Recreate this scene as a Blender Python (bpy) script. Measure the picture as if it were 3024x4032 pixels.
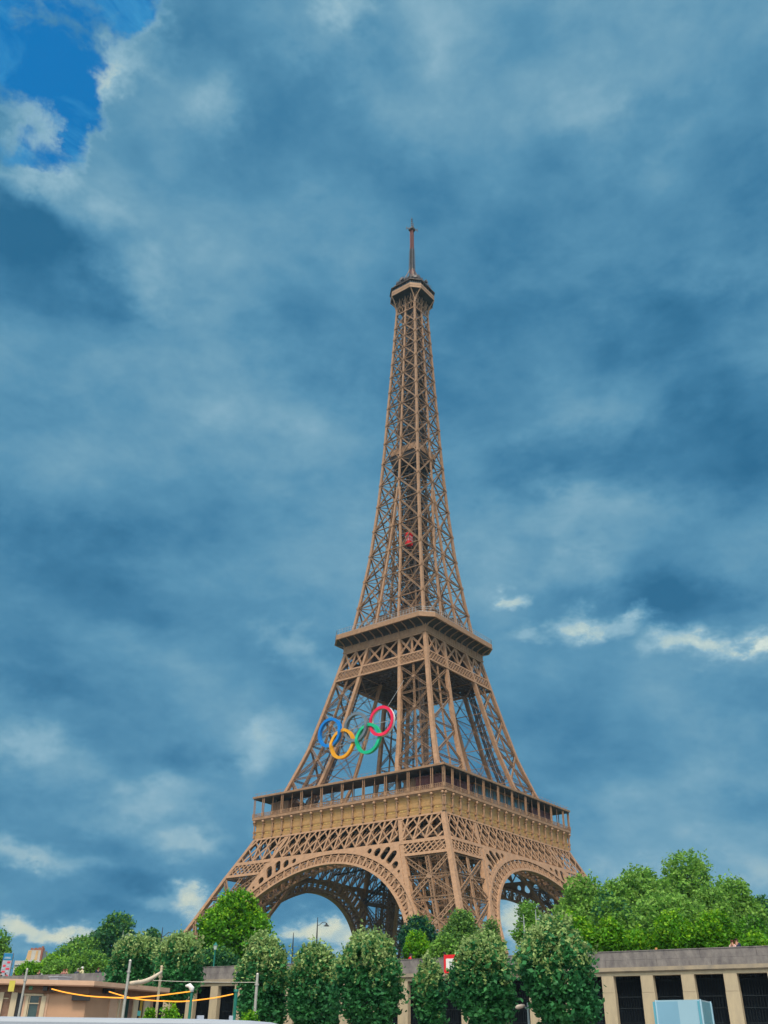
import bpy, bmesh, math, random
import numpy as np
from mathutils import Vector, Matrix
from mathutils.geometry import tessellate_polygon
R = math.radians
rnd = random.Random(7)
for o in list(bpy.data.objects): bpy.data.objects.remove(o)
SC = bpy.context.scene
COL = SC.collection

# ------------------------------------------------------------------ camera
CAM = np.array([175.7035, -242.9273, -2.6419])
YAW, PIT, ROL, FPX = -0.6629, 0.5266, 0.0141, 3609.44
Fv = np.array([math.sin(YAW)*math.cos(PIT), math.cos(YAW)*math.cos(PIT), math.sin(PIT)])
Rh = np.array([math.cos(YAW), -math.sin(YAW), 0.0]); Uh = np.cross(Rh, Fv)
Rv = Rh*math.cos(ROL)+Uh*math.sin(ROL); Uv = -Rh*math.sin(ROL)+Uh*math.cos(ROL)
cd = bpy.data.cameras.new('camera'); cam = bpy.data.objects.new('camera', cd); COL.objects.link(cam)
M = Matrix.Identity(4)
for i in range(3):
    M[i][0] = Rv[i]; M[i][1] = Uv[i]; M[i][2] = -Fv[i]; M[i][3] = CAM[i]
cam.matrix_world = M
cd.sensor_fit = 'HORIZONTAL'; cd.sensor_width = 36; cd.lens = FPX/3024*36
cd.clip_start = 0.1; cd.clip_end = 6000
SC.camera = cam
def ray(px, py):                     # direction of a survey sight line (photo pixels -> world)
    return Fv+Rv*(px-1512)/FPX-Uv*(py-2016)/FPX
def at(px, py, d):                   # the point on that sight line at horizontal distance d
    r = ray(px, py); return Vector(CAM+r*d/math.hypot(r[0], r[1]))
def hit(px, py, n, c):               # sight line meets plane n.p = c
    r = ray(px, py); n = np.array(n, float); return Vector(CAM+r*((c-CAM@n)/(r@n)))

# ------------------------------------------------------------------ world / sky
SUN_EL, SUN_AZ = R(56), R(148)      # azimuth measured clockwise from +y
W = bpy.data.worlds.new('World'); SC.world = W; W.use_nodes = True
nt = W.node_tree; nt.nodes.clear()
def N(t, **k):
    n = nt.nodes.new(t)
    for a, b in k.items(): setattr(n, a, b)
    return n
def math2(op, a, b, clamp=False):
    n = N('ShaderNodeMath', operation=op, use_clamp=clamp)
    for i, q in enumerate((a, b)):
        if isinstance(q, (int, float)): n.inputs[i].default_value = q
        else: nt.links.new(q, n.inputs[i])
    return n.outputs[0]
def vmath(op, a, b):
    n = N('ShaderNodeVectorMath', operation=op)
    for i, q in enumerate((a, b)):
        if isinstance(q, (tuple, list)): n.inputs[i].default_value = q
        elif q is not None: nt.links.new(q, n.inputs[i])
    return n
tc = N('ShaderNodeTexCoord')
DIR = vmath('NORMALIZE', tc.outputs['Generated'], None).outputs[0]
def noise(vec, scale, detail=8, rough=.55, dist=0.0):
    n = N('ShaderNodeTexNoise'); n.inputs['Scale'].default_value = scale
    n.inputs['Detail'].default_value = detail; n.inputs['Roughness'].default_value = rough
    n.inputs['Distortion'].default_value = dist
    nt.links.new(vec, n.inputs['Vector']); return n
flat = vmath('MULTIPLY', DIR, (1, 1, 1.7)).outputs[0]
warp = noise(flat, 5.0, 9, .62)
warp2 = noise(flat, 13.0, 9, .62)
wv2 = vmath('MULTIPLY', vmath('SUBTRACT', warp2.outputs['Color'], (.5, .5, .5)).outputs[0], (.115, .115, .075)).outputs[0]
DS = vmath('ADD', DIR, wv2).outputs[0]
wv = vmath('SUBTRACT', warp.outputs['Color'], (.5, .5, .5)).outputs[0]
wv = vmath('MULTIPLY', wv, (.27, .27, .20)).outputs[0]
DW = vmath('ADD', DIR, wv).outputs[0]
def lobe(px, py, rx, ry, w):         # one cloud bank: a soft bump round a compass direction
    d = ray(px*1.8228, py*1.8228); d = d/np.linalg.norm(d)
    s = vmath('SUBTRACT', DW if rx >= 140 else DS, tuple(d)).outputs[0]
    s = vmath('MULTIPLY', s, (1/(rx*1.8228/FPX), 1/(rx*1.8228/FPX), 1/(ry*1.8228/FPX))).outputs[0]
    l = vmath('LENGTH', s, None).outputs['Value']
    m = N('ShaderNodeMapRange', interpolation_type='SMOOTHERSTEP')
    nt.links.new(l, m.inputs['Value'])
    m.inputs['From Min'].default_value = 1.25; m.inputs['From Max'].default_value = 0
    m.inputs['To Min'].default_value = 0; m.inputs['To Max'].default_value = w
    return m.outputs['Result']
def total(L):
    s = lobe(*L[0])
    for q in L[1:]: s = math2('ADD', s, lobe(*q))
    return s
CLOUD = [ # photo sight line, half widths, strength (dark -, bright +)
 (245,160,55,120,0.33),(300,70,70,70,0.22),(340,210,130,130,0.10),(470,250,80,70,0.16),(480,195,70,60,0.10),
 (110,480,170,70,-.20),(60,600,190,110,-.17),(255,640,100,90,-.20),(190,470,90,50,0.16),(290,580,80,60,0.18),(330,650,60,50,0.14),
 (740,5,70,45,0.26),(690,90,150,80,0.14),(900,170,140,90,0.10),(960,70,120,80,0.12),(600,60,150,60,0.07),
 (1280,240,110,60,0.12),(1500,120,230,150,0.10),(1520,420,150,120,0.07),(900,380,300,90,-.10),
 (1560,960,260,140,-.25),(1200,1010,300,90,-.24),(1450,700,300,110,-.18),(1050,600,260,160,-.12),(800,760,300,120,-.12),(1560,560,180,60,0.10),(1350,330,220,60,-.10),
 (150,1260,270,120,-.20),(60,1420,200,80,-.14),(60,1010,160,110,0.06),(560,900,240,110,0.09),(720,1100,160,120,-.04),
 (640,1395,80,60,0.30),(570,1350,50,35,0.16),(710,1450,70,45,0.16),(300,1400,160,60,0.06),
 (1250,1150,200,70,0.14),(1110,1290,50,22,0.36),(1150,1368,80,26,0.28),(1255,1338,60,34,0.39),(1330,1352,90,34,0.36),(1390,1330,50,24,0.27),(1250,1240,110,50,0.16),
 (1450,1390,100,36,0.44),(1500,1310,130,60,-.22),(1560,1405,80,34,0.47),(1640,1390,80,46,0.56),(1430,1270,110,50,-.20),(1620,1480,170,60,-.10),
 (60,1600,139,50,0.30),(140,1660,120,60,0.18),(330,1725,130,46,0.28),(230,1760,120,40,0.16),(560,1620,100,80,0.28),(620,1560,70,50,0.14),(420,1640,90,60,-.16),(100,1520,200,50,-.14),
 (30,1835,100,30,0.27),(140,1860,130,34,0.22),(400,1815,130,45,0.28),(300,1900,120,36,-.14),(200,1950,160,40,-.12),
 (420,1930,60,34,0.48),(440,1975,60,40,0.39),(340,1960,70,24,0.26),(90,2010,120,24,0.48),(180,2000,60,18,0.27),(10,2060,60,30,0.20),
 (640,1985,70,28,0.48),(700,2010,110,34,0.39),(780,2050,110,40,0.55),(620,2045,60,30,-.2),(1110,1990,70,60,0.43),(860,1990,60,40,0.27),
 (1520,1680,120,50,0.12),(1300,1720,130,60,0.12),(1150,1650,150,80,0.05),(1330,1880,120,60,0.14),(1560,1780,200,50,-.08),
]
CLEAR = [(60,40,138,140,1.1),(230,10,100,60,.8),(290,5,80,45,.8),(150,150,110,130,.9),(180,270,75,110,1.0),(30,200,110,130,.8),(110,310,100,100,.7),(20,350,90,80,.6)]
PUFF = [(60,120,45,30,.34),(150,158,30,20,.42),(30,260,65,60,.55),(110,275,60,50,.48),(85,395,90,48,.75),(200,20,40,30,.2),(20,390,60,50,.55),(150,330,60,40,.35)]
puffs = total(PUFF)
n1 = noise(flat, 2.8, 10, .60, .1).outputs['Fac']
n2 = noise(flat, 8.0, 12, .60, .15).outputs['Fac']
n3 = noise(flat, 14.0, 12, .66, .5).outputs['Fac']
rag = math2('ADD', math2('MULTIPLY', math2('SUBTRACT', n3, .5), 2.2), math2('MULTIPLY', math2('SUBTRACT', n2, .5), 1.8))
cm = math2('MULTIPLY', total(CLEAR), math2('ADD', rag, 1.0))
cm = math2('SUBTRACT', cm, math2('MULTIPLY', puffs, .8))
rim = N('ShaderNodeMapRange', interpolation_type='SMOOTHSTEP'); nt.links.new(cm, rim.inputs['Value'])
rim.inputs['From Min'].default_value = .06; rim.inputs['From Max'].default_value = .42
val = math2('ADD', total(CLOUD), math2('MULTIPLY', math2('SUBTRACT', n1, .5), 1.0))
val = math2('ADD', val, math2('MULTIPLY', math2('SUBTRACT', n2, .5), .62))
val = math2('ADD', val, math2('MULTIPLY', puffs, .42))
val = math2('ADD', val, math2('MULTIPLY', rim.outputs[0], .13))
val = math2('ADD', math2('MULTIPLY', val, 1.12), .375)
cr = N('ShaderNodeValToRGB'); E0 = cr.color_ramp.elements
E0[0].position = .0; E0[0].color = (.020, .125, .255, 1)
E0[1].position = 1.0; E0[1].color = (.66, .70, .66, 1)
for p, c in ((.20, (.048, .183, .335)), (.40, (.095, .258, .415)), (.56, (.160, .325, .465)), (.74, (.27, .43, .55)), (.88, (.45, .55, .57))):
    e = E0.new(p); e.color = (*c, 1)
nt.links.new(val, cr.inputs[0])
# low sun-lit cloud is warmer
sep = N('ShaderNodeSeparateXYZ'); nt.links.new(DIR, sep.inputs[0])
low = N('ShaderNodeMapRange'); nt.links.new(sep.outputs['Z'], low.inputs['Value'])
low.inputs['From Min'].default_value = .24; low.inputs['From Max'].default_value = .05
brt = N('ShaderNodeMapRange'); nt.links.new(val, brt.inputs['Value'])
brt.inputs['From Min'].default_value = .6; brt.inputs['From Max'].default_value = 1.0
wm = math2('MULTIPLY', low.outputs[0], brt.outputs[0])
mixw = N('ShaderNodeMix', data_type='RGBA', blend_type='MIX'); nt.links.new(wm, mixw.inputs['Factor'])
nt.links.new(cr.outputs[0], mixw.inputs['A']); mixw.inputs['B'].default_value = (.66, .62, .48, 1)
# unseen white sky glow added high behind the observer as fill light
bd = np.array([math.sin(SUN_AZ)*.62, math.cos(SUN_AZ)*.62, .785])
dt = vmath('DOT_PRODUCT', DIR, tuple(bd)).outputs['Value']
bk = N('ShaderNodeMapRange', interpolation_type='SMOOTHSTEP'); nt.links.new(dt, bk.inputs['Value'])
bk.inputs['From Min'].default_value = .45; bk.inputs['From Max'].default_value = .92; bk.inputs['To Max'].default_value = 1
mixb = N('ShaderNodeMix', data_type='RGBA'); nt.links.new(bk.outputs[0], mixb.inputs['Factor'])
nt.links.new(mixw.outputs['Result'], mixb.inputs['A']); mixb.inputs['B'].default_value = (1.8, 1.75, 1.68, 1)
mixw = mixb
# clear patch: the Nishita sky itself, with puffs in front of it
sky = N('ShaderNodeTexSky', sky_type='NISHITA'); sky.sun_disc = False
sky.sun_elevation = SUN_EL; sky.sun_rotation = SUN_AZ
sky.air_density = 1.4; sky.dust_density = .2; sky.ozone_density = 4
cmr = N('ShaderNodeMapRange', interpolation_type='SMOOTHSTEP'); nt.links.new(cm, cmr.inputs['Value'])
cmr.inputs['From Min'].default_value = .22; cmr.inputs['From Max'].default_value = .95
SKY_STR = 0.1
skyc = N('ShaderNodeMix', data_type='RGBA', blend_type='MULTIPLY'); skyc.inputs['Factor'].default_value = 1
nt.links.new(sky.outputs[0], skyc.inputs['A']); skyc.inputs['B'].default_value = (.04, 1.05, 1.55, 1)
thin = N('ShaderNodeMapRange'); nt.links.new(noise(flat, 11.0, 10, .62, .8).outputs['Fac'], thin.inputs['Value'])
thin.inputs['From Min'].default_value = .46; thin.inputs['From Max'].default_value = .74; thin.inputs['To Max'].default_value = .75
veil = N('ShaderNodeMix', data_type='RGBA'); nt.links.new(thin.outputs[0], veil.inputs['Factor'])
nt.links.new(skyc.outputs['Result'], veil.inputs['A']); veil.inputs['B'].default_value = (.9, 4.2, 6.8, 1)
skyc = veil
gain = N('ShaderNodeMix', data_type='RGBA', blend_type='MULTIPLY'); gain.inputs['Factor'].default_value = 1
nt.links.new(mixw.outputs['Result'], gain.inputs['A']); gain.inputs['B'].default_value = (1.0/SKY_STR, 1.08/SKY_STR, 1.05/SKY_STR, 1)
fin = N('ShaderNodeMix', data_type='RGBA'); nt.links.new(cmr.outputs[0], fin.inputs['Factor'])
nt.links.new(gain.outputs['Result'], fin.inputs['A']); nt.links.new(skyc.outputs['Result'], fin.inputs['B'])
bg = N('ShaderNodeBackground'); bg.inputs['Strength'].default_value = SKY_STR
nt.links.new(fin.outputs['Result'], bg.inputs['Color'])
wo = N('ShaderNodeOutputWorld'); nt.links.new(bg.outputs[0], wo.inputs['Surface'])
W.cycles.sampling_method = 'MANUAL'; W.cycles.sample_map_resolution = 512

# ------------------------------------------------------------------ sun (soft: light through broken cloud)
sl = bpy.data.lights.new('sun', 'SUN'); sl.energy = 3.1; sl.angle = R(11); sl.color = (1, .84, .64)
so = bpy.data.objects.new('sun', sl); COL.objects.link(so)
sv = Vector((math.sin(SUN_AZ)*math.cos(SUN_EL), math.cos(SUN_AZ)*math.cos(SUN_EL), math.sin(SUN_EL)))
so.rotation_euler = sv.to_track_quat('Z', 'Y').to_euler(); so.location = (150, -260, 200)
SC.view_settings.view_transform = 'Standard'; SC.view_settings.look = 'None'
SC.view_settings.exposure = 0; SC.view_settings.gamma = 1
SC.cycles.use_denoising = True

# ------------------------------------------------------------------ materials
MATS = {}
def mat(name, col, rough=.6, var=.18, scale=1.5, metal=0.0, col2=None, streak=0.0, bump=0.0, spec=.4, trans=0.0, emit=None, estr=1.0, island=0.0, coat=0.0):
    m = bpy.data.materials.new(name); m.use_nodes = True; t = m.node_tree; b = t.nodes['Principled BSDF']; MATS[name] = m
    b.inputs['Roughness'].default_value = rough; b.inputs['Metallic'].default_value = metal
    b.inputs['Specular IOR Level'].default_value = spec; b.inputs['Coat Weight'].default_value = coat
    co = t.nodes.new('ShaderNodeTexCoord'); mp = t.nodes.new('ShaderNodeMapping')
    t.links.new(co.outputs['Object'], mp.inputs[0])
    if streak: mp.inputs['Scale'].default_value = (1, 1, streak)
    no = t.nodes.new('ShaderNodeTexNoise'); no.inputs['Scale'].default_value = scale; no.inputs['Detail'].default_value = 7; no.inputs['Roughness'].default_value = .65
    t.links.new(mp.outputs[0], no.inputs['Vector'])
    rp = t.nodes.new('ShaderNodeValToRGB'); t.links.new(no.outputs['Fac'], rp.inputs[0])
    c2 = col2 or tuple(c*(1-var) for c in col); c1 = tuple(min(1, c*(1+var)) for c in col) if col2 is None else col
    rp.color_ramp.elements[0].position = .32; rp.color_ramp.elements[0].color = (*c2, 1)
    rp.color_ramp.elements[1].position = .68; rp.color_ramp.elements[1].color = (*c1, 1)
    out = rp.outputs[0]
    if island:
        g = t.nodes.new('ShaderNodeNewGeometry'); mr = t.nodes.new('ShaderNodeMapRange')
        t.links.new(g.outputs['Random Per Island'], mr.inputs['Value'])
        mr.inputs['To Min'].default_value = 1-island; mr.inputs['To Max'].default_value = 1+island
        mx = t.nodes.new('ShaderNodeVectorMath'); mx.operation = 'SCALE'
        t.links.new(out, mx.inputs[0]); t.links.new(mr.outputs[0], mx.inputs['Scale']); out = mx.outputs[0]
    t.links.new(out, b.inputs['Base Color'])
    if bump:
        bp = t.nodes.new('ShaderNodeBump'); bp.inputs['Strength'].default_value = bump; bp.inputs['Distance'].default_value = .05
        t.links.new(no.outputs['Fac'], bp.inputs['Height']); t.links.new(bp.outputs[0], b.inputs['Normal'])
    if trans:
        tr = t.nodes.new('ShaderNodeBsdfTranslucent'); t.links.new(out, tr.inputs['Color'])
        ms = t.nodes.new('ShaderNodeMixShader'); ms.inputs[0].default_value = trans
        t.links.new(b.outputs[0], ms.inputs[1]); t.links.new(tr.outputs[0], ms.inputs[2])
        t.links.new(ms.outputs[0], t.nodes['Material Output'].inputs['Surface'])
    if emit:
        b.inputs['Emission Color'].default_value = (*emit, 1); b.inputs['Emission Strength'].default_value = estr
    return m
IRON = mat('iron_brown', (.345, .203, .122), .55, .20, .9)
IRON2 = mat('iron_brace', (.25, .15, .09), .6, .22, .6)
IRON_SHADE = mat('iron_painted_shade', (.09, .068, .06), .7, .3, .5)  # same iron paint, with the shade of the recesses put into its colour
IRON_G = mat('iron_frieze', (.42, .25, .105), .5, .15, .8)
GOLD = mat('gilded_names', (.50, .34, .13), .5, .4, 5)
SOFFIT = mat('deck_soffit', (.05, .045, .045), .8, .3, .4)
GLASSD = mat('dark_glass', (.03, .045, .055), .08, .3, .3, spec=.8)
GLASSB = mat('pavilion_glass', (.10, .17, .21), .06, .2, .2, spec=.9)
REDW = mat('pavilion_red', (.13, .045, .04), .5, .2, .6)
MASTR = mat('mast_red', (.30, .12, .10), .6, .2, 1)
ANT = mat('antenna_grey', (.13, .12, .13), .6, .3, 1)
STONE = mat('quay_stone', (.50, .42, .29), .9, .2, 2.2, col2=(.38, .32, .24), bump=.3, streak=.35)
STONED = mat('parapet_stone', (.26, .24, .235), .9, .2, 2.0, col2=(.12, .11, .12), bump=.5, streak=.5)
STONEM = mat('cornice_stone', (.40, .33, .24), .9, .2, 1.2, col2=(.24, .21, .18), bump=.4)
GRILLE = mat('grille_iron', (.012, .018, .024), .6, .3, 2, spec=.2)
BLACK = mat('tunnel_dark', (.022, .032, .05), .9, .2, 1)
# ------------------------------------------------------------------ mesh helpers
class MB:
    def __init__(s): s.v = []; s.f = []
    def q(s, pts):
        n = len(s.v); s.v += [tuple(p) for p in pts]; s.f.append(tuple(range(n, n+len(pts))))
    def hexa(s, a, b):               # two quads a, b (4 pts each, same winding) -> closed solid
        n = len(s.v); s.v += [tuple(p) for p in a]+[tuple(p) for p in b]
        s.f += [(n+3, n+2, n+1, n), (n+4, n+5, n+6, n+7)]
        for i in range(4):
            j = (i+1) % 4; s.f.append((n+i, n+j, n+4+j, n+4+i))
    def box(s, x0, y0, z0, x1, y1, z1):
        s.hexa([(x0,y0,z0),(x1,y0,z0),(x1,y1,z0),(x0,y1,z0)], [(x0,y0,z1),(x1,y0,z1),(x1,y1,z1),(x0,y1,z1)])
    def beam(s, p, q, w, t=None, nrm=(0, 1, 0)):     # w across (in plane), t along nrm
        t = t or w; p = Vector(p); q = Vector(q); d = q-p
        if d.length < 1e-6: return
        d.normalize(); n = Vector(nrm); n = n-d*n.dot(d)
        if n.length < 1e-4: n = Vector((1, 0, 0)); n = n-d*n.dot(d)
        n.normalize(); a = d.cross(n)*(w/2); b = n*(t/2)
        s.hexa([p-a-b, p+a-b, p+a+b, p-a+b], [q-a-b, q+a-b, q+a+b, q-a+b])
    def lat(s, p, q, w, nrm, fl=.26, lc=.15, pitch=None, t=.35):   # lattice beam: two flanges and crossed laces
        p = Vector(p); q = Vector(q); d = q-p; L = d.length; d = d/L
        n = Vector(nrm); n = (n-d*n.dot(d)).normalized(); a = d.cross(n)
        o = a*(w/2-fl/2); s.beam(p+o, q+o, fl, t, n); s.beam(p-o, q-o, fl, t, n)
        k = max(1, round(L/(pitch or w*1.15)))
        for i in range(k):
            u, v = p+d*(L*i/k), p+d*(L*(i+1)/k)
            s.beam(u+o, v-o, lc, t*.5, n); s.beam(u-o, v+o, lc, t*.4, n)
    def loft(s, rings, cap=True):
        n0 = len(s.v); m = len(rings[0])
        for r_ in rings: s.v += [tuple(p) for p in r_]
        for i in range(len(rings)-1):
            for j in range(m):
                k = (j+1) % m; a = n0+i*m
                s.f.append((a+j, a+k, a+m+k, a+m+j))
        if cap:
            s.f.append(tuple(range(n0+m-1, n0-1, -1))); e = n0+(len(rings)-1)*m; s.f.append(tuple(range(e, e+m)))
    def tube(s, pts, rad, m=8, cap=True):
        pts = [Vector(p) for p in pts]; rr = []
        up = Vector((0, 0, 1)); rad = rad if isinstance(rad, (list, tuple)) else [rad]*len(pts)
        for i, p in enumerate(pts):
            d = (pts[min(i+1, len(pts)-1)]-pts[max(i-1, 0)]).normalized()
            a = d.cross(up if abs(d.z) < .95 else Vector((1, 0, 0))).normalized(); b = d.cross(a)
            rr.append([p+(a*math.cos(2*math.pi*j/m)+b*math.sin(2*math.pi*j/m))*rad[i] for j in range(m)])
        s.loft(rr, cap)
    def ball(s, c, r, m=10, k=6, sz=1.0):
        c = Vector(c); s.loft([[c+Vector((r*math.sin(math.pi*(i+.02)/(k+.04))*math.cos(2*math.pi*j/m), r*math.sin(math.pi*(i+.02)/(k+.04))*math.sin(2*math.pi*j/m), -sz*r*math.cos(math.pi*(i+.02)/(k+.04)))) for j in range(m)] for i in range(k+1)])
    def plate(s, outer, holes, fn, th):   # flat plate with holes, 2D -> fn(u, v, depth)
        loops = [outer]+holes; flatp = [p for l in loops for p in l]
        tri = tessellate_polygon([[Vector((p[0], p[1], 0)) for p in l] for l in loops])
        n = len(s.v); m = len(flatp)
        s.v += [tuple(fn(p[0], p[1], 0)) for p in flatp]+[tuple(fn(p[0], p[1], th)) for p in flatp]
        for a, b, c in tri: s.f.append((n+a, n+b, n+c)); s.f.append((n+m+c, n+m+b, n+m+a))
        o = 0
        for l in loops:
            for i in range(len(l)):
                j = (i+1) % len(l); s.f.append((n+o+i, n+o+j, n+m+o+j, n+m+o+i))
            o += len(l)
    def build(s, name, m, parent=None, smooth=False, loc=None):
        me = bpy.data.meshes.new(name); me.from_pydata(s.v, [], s.f); me.update()
        bm = bmesh.new(); bm.from_mesh(me); bmesh.ops.recalc_face_normals(bm, faces=bm.faces); bm.to_mesh(me); bm.free()
        if smooth: me.polygons.foreach_set('use_smooth', [True]*len(me.polygons))
        me.materials.append(m); o = bpy.data.objects.new(name, me); COL.objects.link(o)
        if parent: o.parent = parent
        if loc is not None: o.location = loc
        return o
def tag(o, label=None, cat=None, group=None, kind=None):
    for k, v in (('label', label), ('category', cat), ('group', group), ('kind', kind)):
        if v: o[k] = v
    return o
def empty(name, loc=(0, 0, 0), rz=0, **k):
    o = bpy.data.objects.new(name, None); COL.objects.link(o); o.location = loc; o.rotation_euler = (0, 0, rz); o.empty_display_size = .5
    return tag(o, **k)
def clone(o, parent=None):
    c = o.copy(); COL.objects.link(c); c.parent = parent
    for ch in [x for x in bpy.data.objects if x.parent == o]: clone(ch, c)
    return c
def around(o, parent):               # the same part on the other three sides of the tower
    for k in (1, 2, 3): c = clone(o, parent); c.rotation_euler = (0, 0, k*math.pi/2)

# ================================================================== THE TOWER
ZS = [0,24,28.4,40,47.3,51.3,57.6,68,79,92,103,113.2,123.5,135,151,162,173,187.5,203,213,235,250,268,276]
HS = [62.4,48.6,46.4,40.9,37.2,35.3,32.6,28.8,25.0,21.9,19.4,17.2,15.2,13.6,11.6,10.7,9.8,8.9,8.1,7.7,6.65,6.0,5.2,4.9]
IZ = [0,23,28.3,35,43,51,57.6,68,81,92.4,103,113,119.5,130.3,140.8,151.3,161.7,172.4,178]
IV = [47,34,31.2,27.7,23.6,19.9,17.2,13.8,11.3,9.4,7.6,6.1,4.9,4.1,3.35,2.6,1.7,.9,.45]
def h(z): return float(np.interp(z, ZS, HS))
def inn(z): return float(np.interp(z, IZ, IV))
TOWER = empty('lattice_tower', (0, 0, 0), label='tall brown wrought iron lattice tower with arched base and three platforms', cat='tower')

def leg(z0, z1, levels, cw, bw, name, fl, lc, mids=True):
    # one corner leg (+x, -y): four box posts ...
    P = MB(); B = MB()
    pts = {}
    zz = sorted(set([z0, z1]+[z for z in np.arange(math.ceil(z0/4)*4, z1, 4.0)]+levels))
    for kx in 'oi':
        for ky in 'oi':
            f = lambda z, kx=kx, ky=ky: Vector(((h(z) if kx == 'o' else inn(z)), -(h(z) if ky == 'o' else inn(z)), z))
            pts[kx+ky] = f
            sx = -1 if kx == 'o' else 1; sy = 1 if ky == 'o' else -1
            rings = []
            for z in zz:
                p = f(z); c = cw*(1.0 if (kx+ky) != 'ii' else .8)
                rings.append([p, p+Vector((sx*c, 0, 0)), p+Vector((sx*c, sy*c, 0)), p+Vector((0, sy*c, 0))])
            P.loft(rings)
    # ... and latticed bracing on its four faces
    faces = [('io', 'oo', (0, -1, 0), (0, .45, 0)), ('oo', 'oi', (1, 0, 0), (-.45, 0, 0)), ('ii', 'oi', (0, 1, 0), (0, -.35, 0)), ('io', 'ii', (-1, 0, 0), (.35, 0, 0))]
    fl0, lc0 = fl, lc
    for fi, (a, b, n, off) in enumerate(faces):
        fl, lc = (fl0, lc0) if fi < 2 else (fl0*.6, lc0*.6)
        thin_ = fi >= 2 and z0 > 50
        A = lambda z: pts[a](z)+Vector(off); Bq = lambda z: pts[b](z)+Vector(off)
        def on(z, u): return A(z).lerp(Bq(z), u)
        e = .06
        for i in range(len(levels)-1):
            za, zb = levels[i], levels[i+1]; zm = (za+zb)/2
            if thin_:
                for o_ in (-.2, .2): B.beam(on(za+.5+o_, e), on(zb-.5+o_, 1-e), .1, .1, n); B.beam(on(za+.5+o_, 1-e), on(zb-.5+o_, e), .1, .1, n)
                B.beam(on(za, .03), on(za, .97), .2, .2, n); B.beam(on(zm, .03), on(zm, .97), .12, .12, n); continue
            B.lat(on(za+.5, e), on(zb-.5, 1-e), bw, n, fl=fl, lc=lc); B.lat(on(za+.5, 1-e), on(zb-.5, e), bw, n, fl=fl, lc=lc)
            B.lat(on(za, 0.03), on(za, .97), bw*.8, n, pitch=1.0, fl=fl, lc=lc)
            if mids and z0 < 50:
                B.lat(on(zm, .03), on(zm, .97), bw*.7, n, pitch=1.0, fl=fl*.8, lc=lc)
                B.lat(on(za, .5), on(zb, .5), bw*.9, n, pitch=1.2, fl=fl*.8, lc=lc)
            elif mids:
                B.lat(on(za, .5), on(zb, .5), .6, n, pitch=.9, fl=.09, lc=.05); B.beam(on(zm, .03), on(zm, .97), .1, .1, n)
            c = on(zm, .5); r = bw*.75        # gusset plate at the crossing
            t1 = (on(zm, 1)-on(zm, 0)).normalized(); t2 = (on(zb, .5)-on(za, .5)).normalized(); nn = Vector(n)*.3
            ring = [c+(t1*math.cos(k*math.pi/4)+t2*math.sin(k*math.pi/4))*r for k in range(8)]
            B.loft([[p-nn for p in ring], [p+nn for p in ring]])
        B.lat(on(levels[-1], .03), on(levels[-1], .97), bw*.8, n, pitch=1.0, fl=fl, lc=lc)
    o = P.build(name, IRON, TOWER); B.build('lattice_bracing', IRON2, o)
    return o, pts
# --- lower legs
low, lp = leg(0, 57, [-.0, 8, 17.2, 28.3, 39.8], 1.3, 1.2, 'lower_leg', .22, .12)
# inside every leg: inclined lift track, stair flights, sheeting
I = MB()
for u in (.36, .64):
    for w_ in (.3, .7):
        prev = None
        for z in np.arange(0, 57, 4.75):
            a = lp['io'](z).lerp(lp['oo'](z), u); b = lp['ii'](z).lerp(lp['oi'](z), u); p = a.lerp(b, w_)
            if prev is not None: I.beam(prev, p, .8, .5, (0, 1, 0))
            prev = p
for z in np.arange(3, 56, 2.4):
    f = lambda u, w_: lp['io'](z).lerp(lp['oo'](z), u).lerp(lp['ii'](z).lerp(lp['oi'](z), u), w_)
    I.beam(f(.3, .3), f(.7, .3), .4, .4, (0, 0, 1)); I.beam(f(.3, .7), f(.7, .7), .35, .35, (0, 0, 1)); I.beam(f(.3, .3), f(.3, .7), .35, .35, (0, 0, 1))
    z2 = z+2.4
    g = lambda u, w_: lp['io'](z2).lerp(lp['oo'](z2), u).lerp(lp['ii'](z2).lerp(lp['oi'](z2), u), w_)
    I.beam(f(.15, .45), g(.5, .5), .9, .25, (0, 0, 1))
for k in range(9):                     # vertical sheeting seen behind the braces
    u = .42+.05*k
    for za in (20, 30, 38):
        f = lambda z, w_: lp['io'](z).lerp(lp['oo'](z), u).lerp(lp['ii'](z).lerp(lp['oi'](z), u), w_)
        I.beam(f(za, .45), f(za+9, .45), .45, .15, (0, 1, 0))
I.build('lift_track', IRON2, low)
around(low, TOWER)
# --- upper legs
upl, up = leg(57, 113.2, [58.3, 69.7, 81, 92.4, 102.9], 1.2, .72, 'upper_leg', .12, .05)
I = MB()
for u in (.4, .62):
    prev = None
    for z in np.arange(58, 113, 5):
        p = up['io'](z).lerp(up['oo'](z), u).lerp(up['ii'](z).lerp(up['oi'](z), u), .5)
        if prev is not None: I.lat(prev, p, 1.3, (0, 1, 0), fl=.28, lc=.1, pitch=1.3)
        prev = p
for z in np.arange(60, 112, 3.1):
    f = lambda u, w_: up['io'](z).lerp(up['oo'](z), u).lerp(up['ii'](z).lerp(up['oi'](z), u), w_)
    I.beam(f(.3, .5), f(.7, .5), .12, .12, (0, 0, 1))
    z2 = z+3.1; g = lambda u, w_: up['io'](z2).lerp(up['oo'](z2), u).lerp(up['ii'](z2).lerp(up['oi'](z2), u), w_)
    I.beam(f(.35, .45), g(.6, .55), .35, .12, (0, 0, 1))
I.build('stair_core', IRON_SHADE, upl)
around(upl, TOWER)

# --- face girders below the first platform, with the arch (built for the y = -h face)
def face(x, z, d=0): return Vector((x, -h(z)+d-.05, z))
g = MB()
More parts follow.
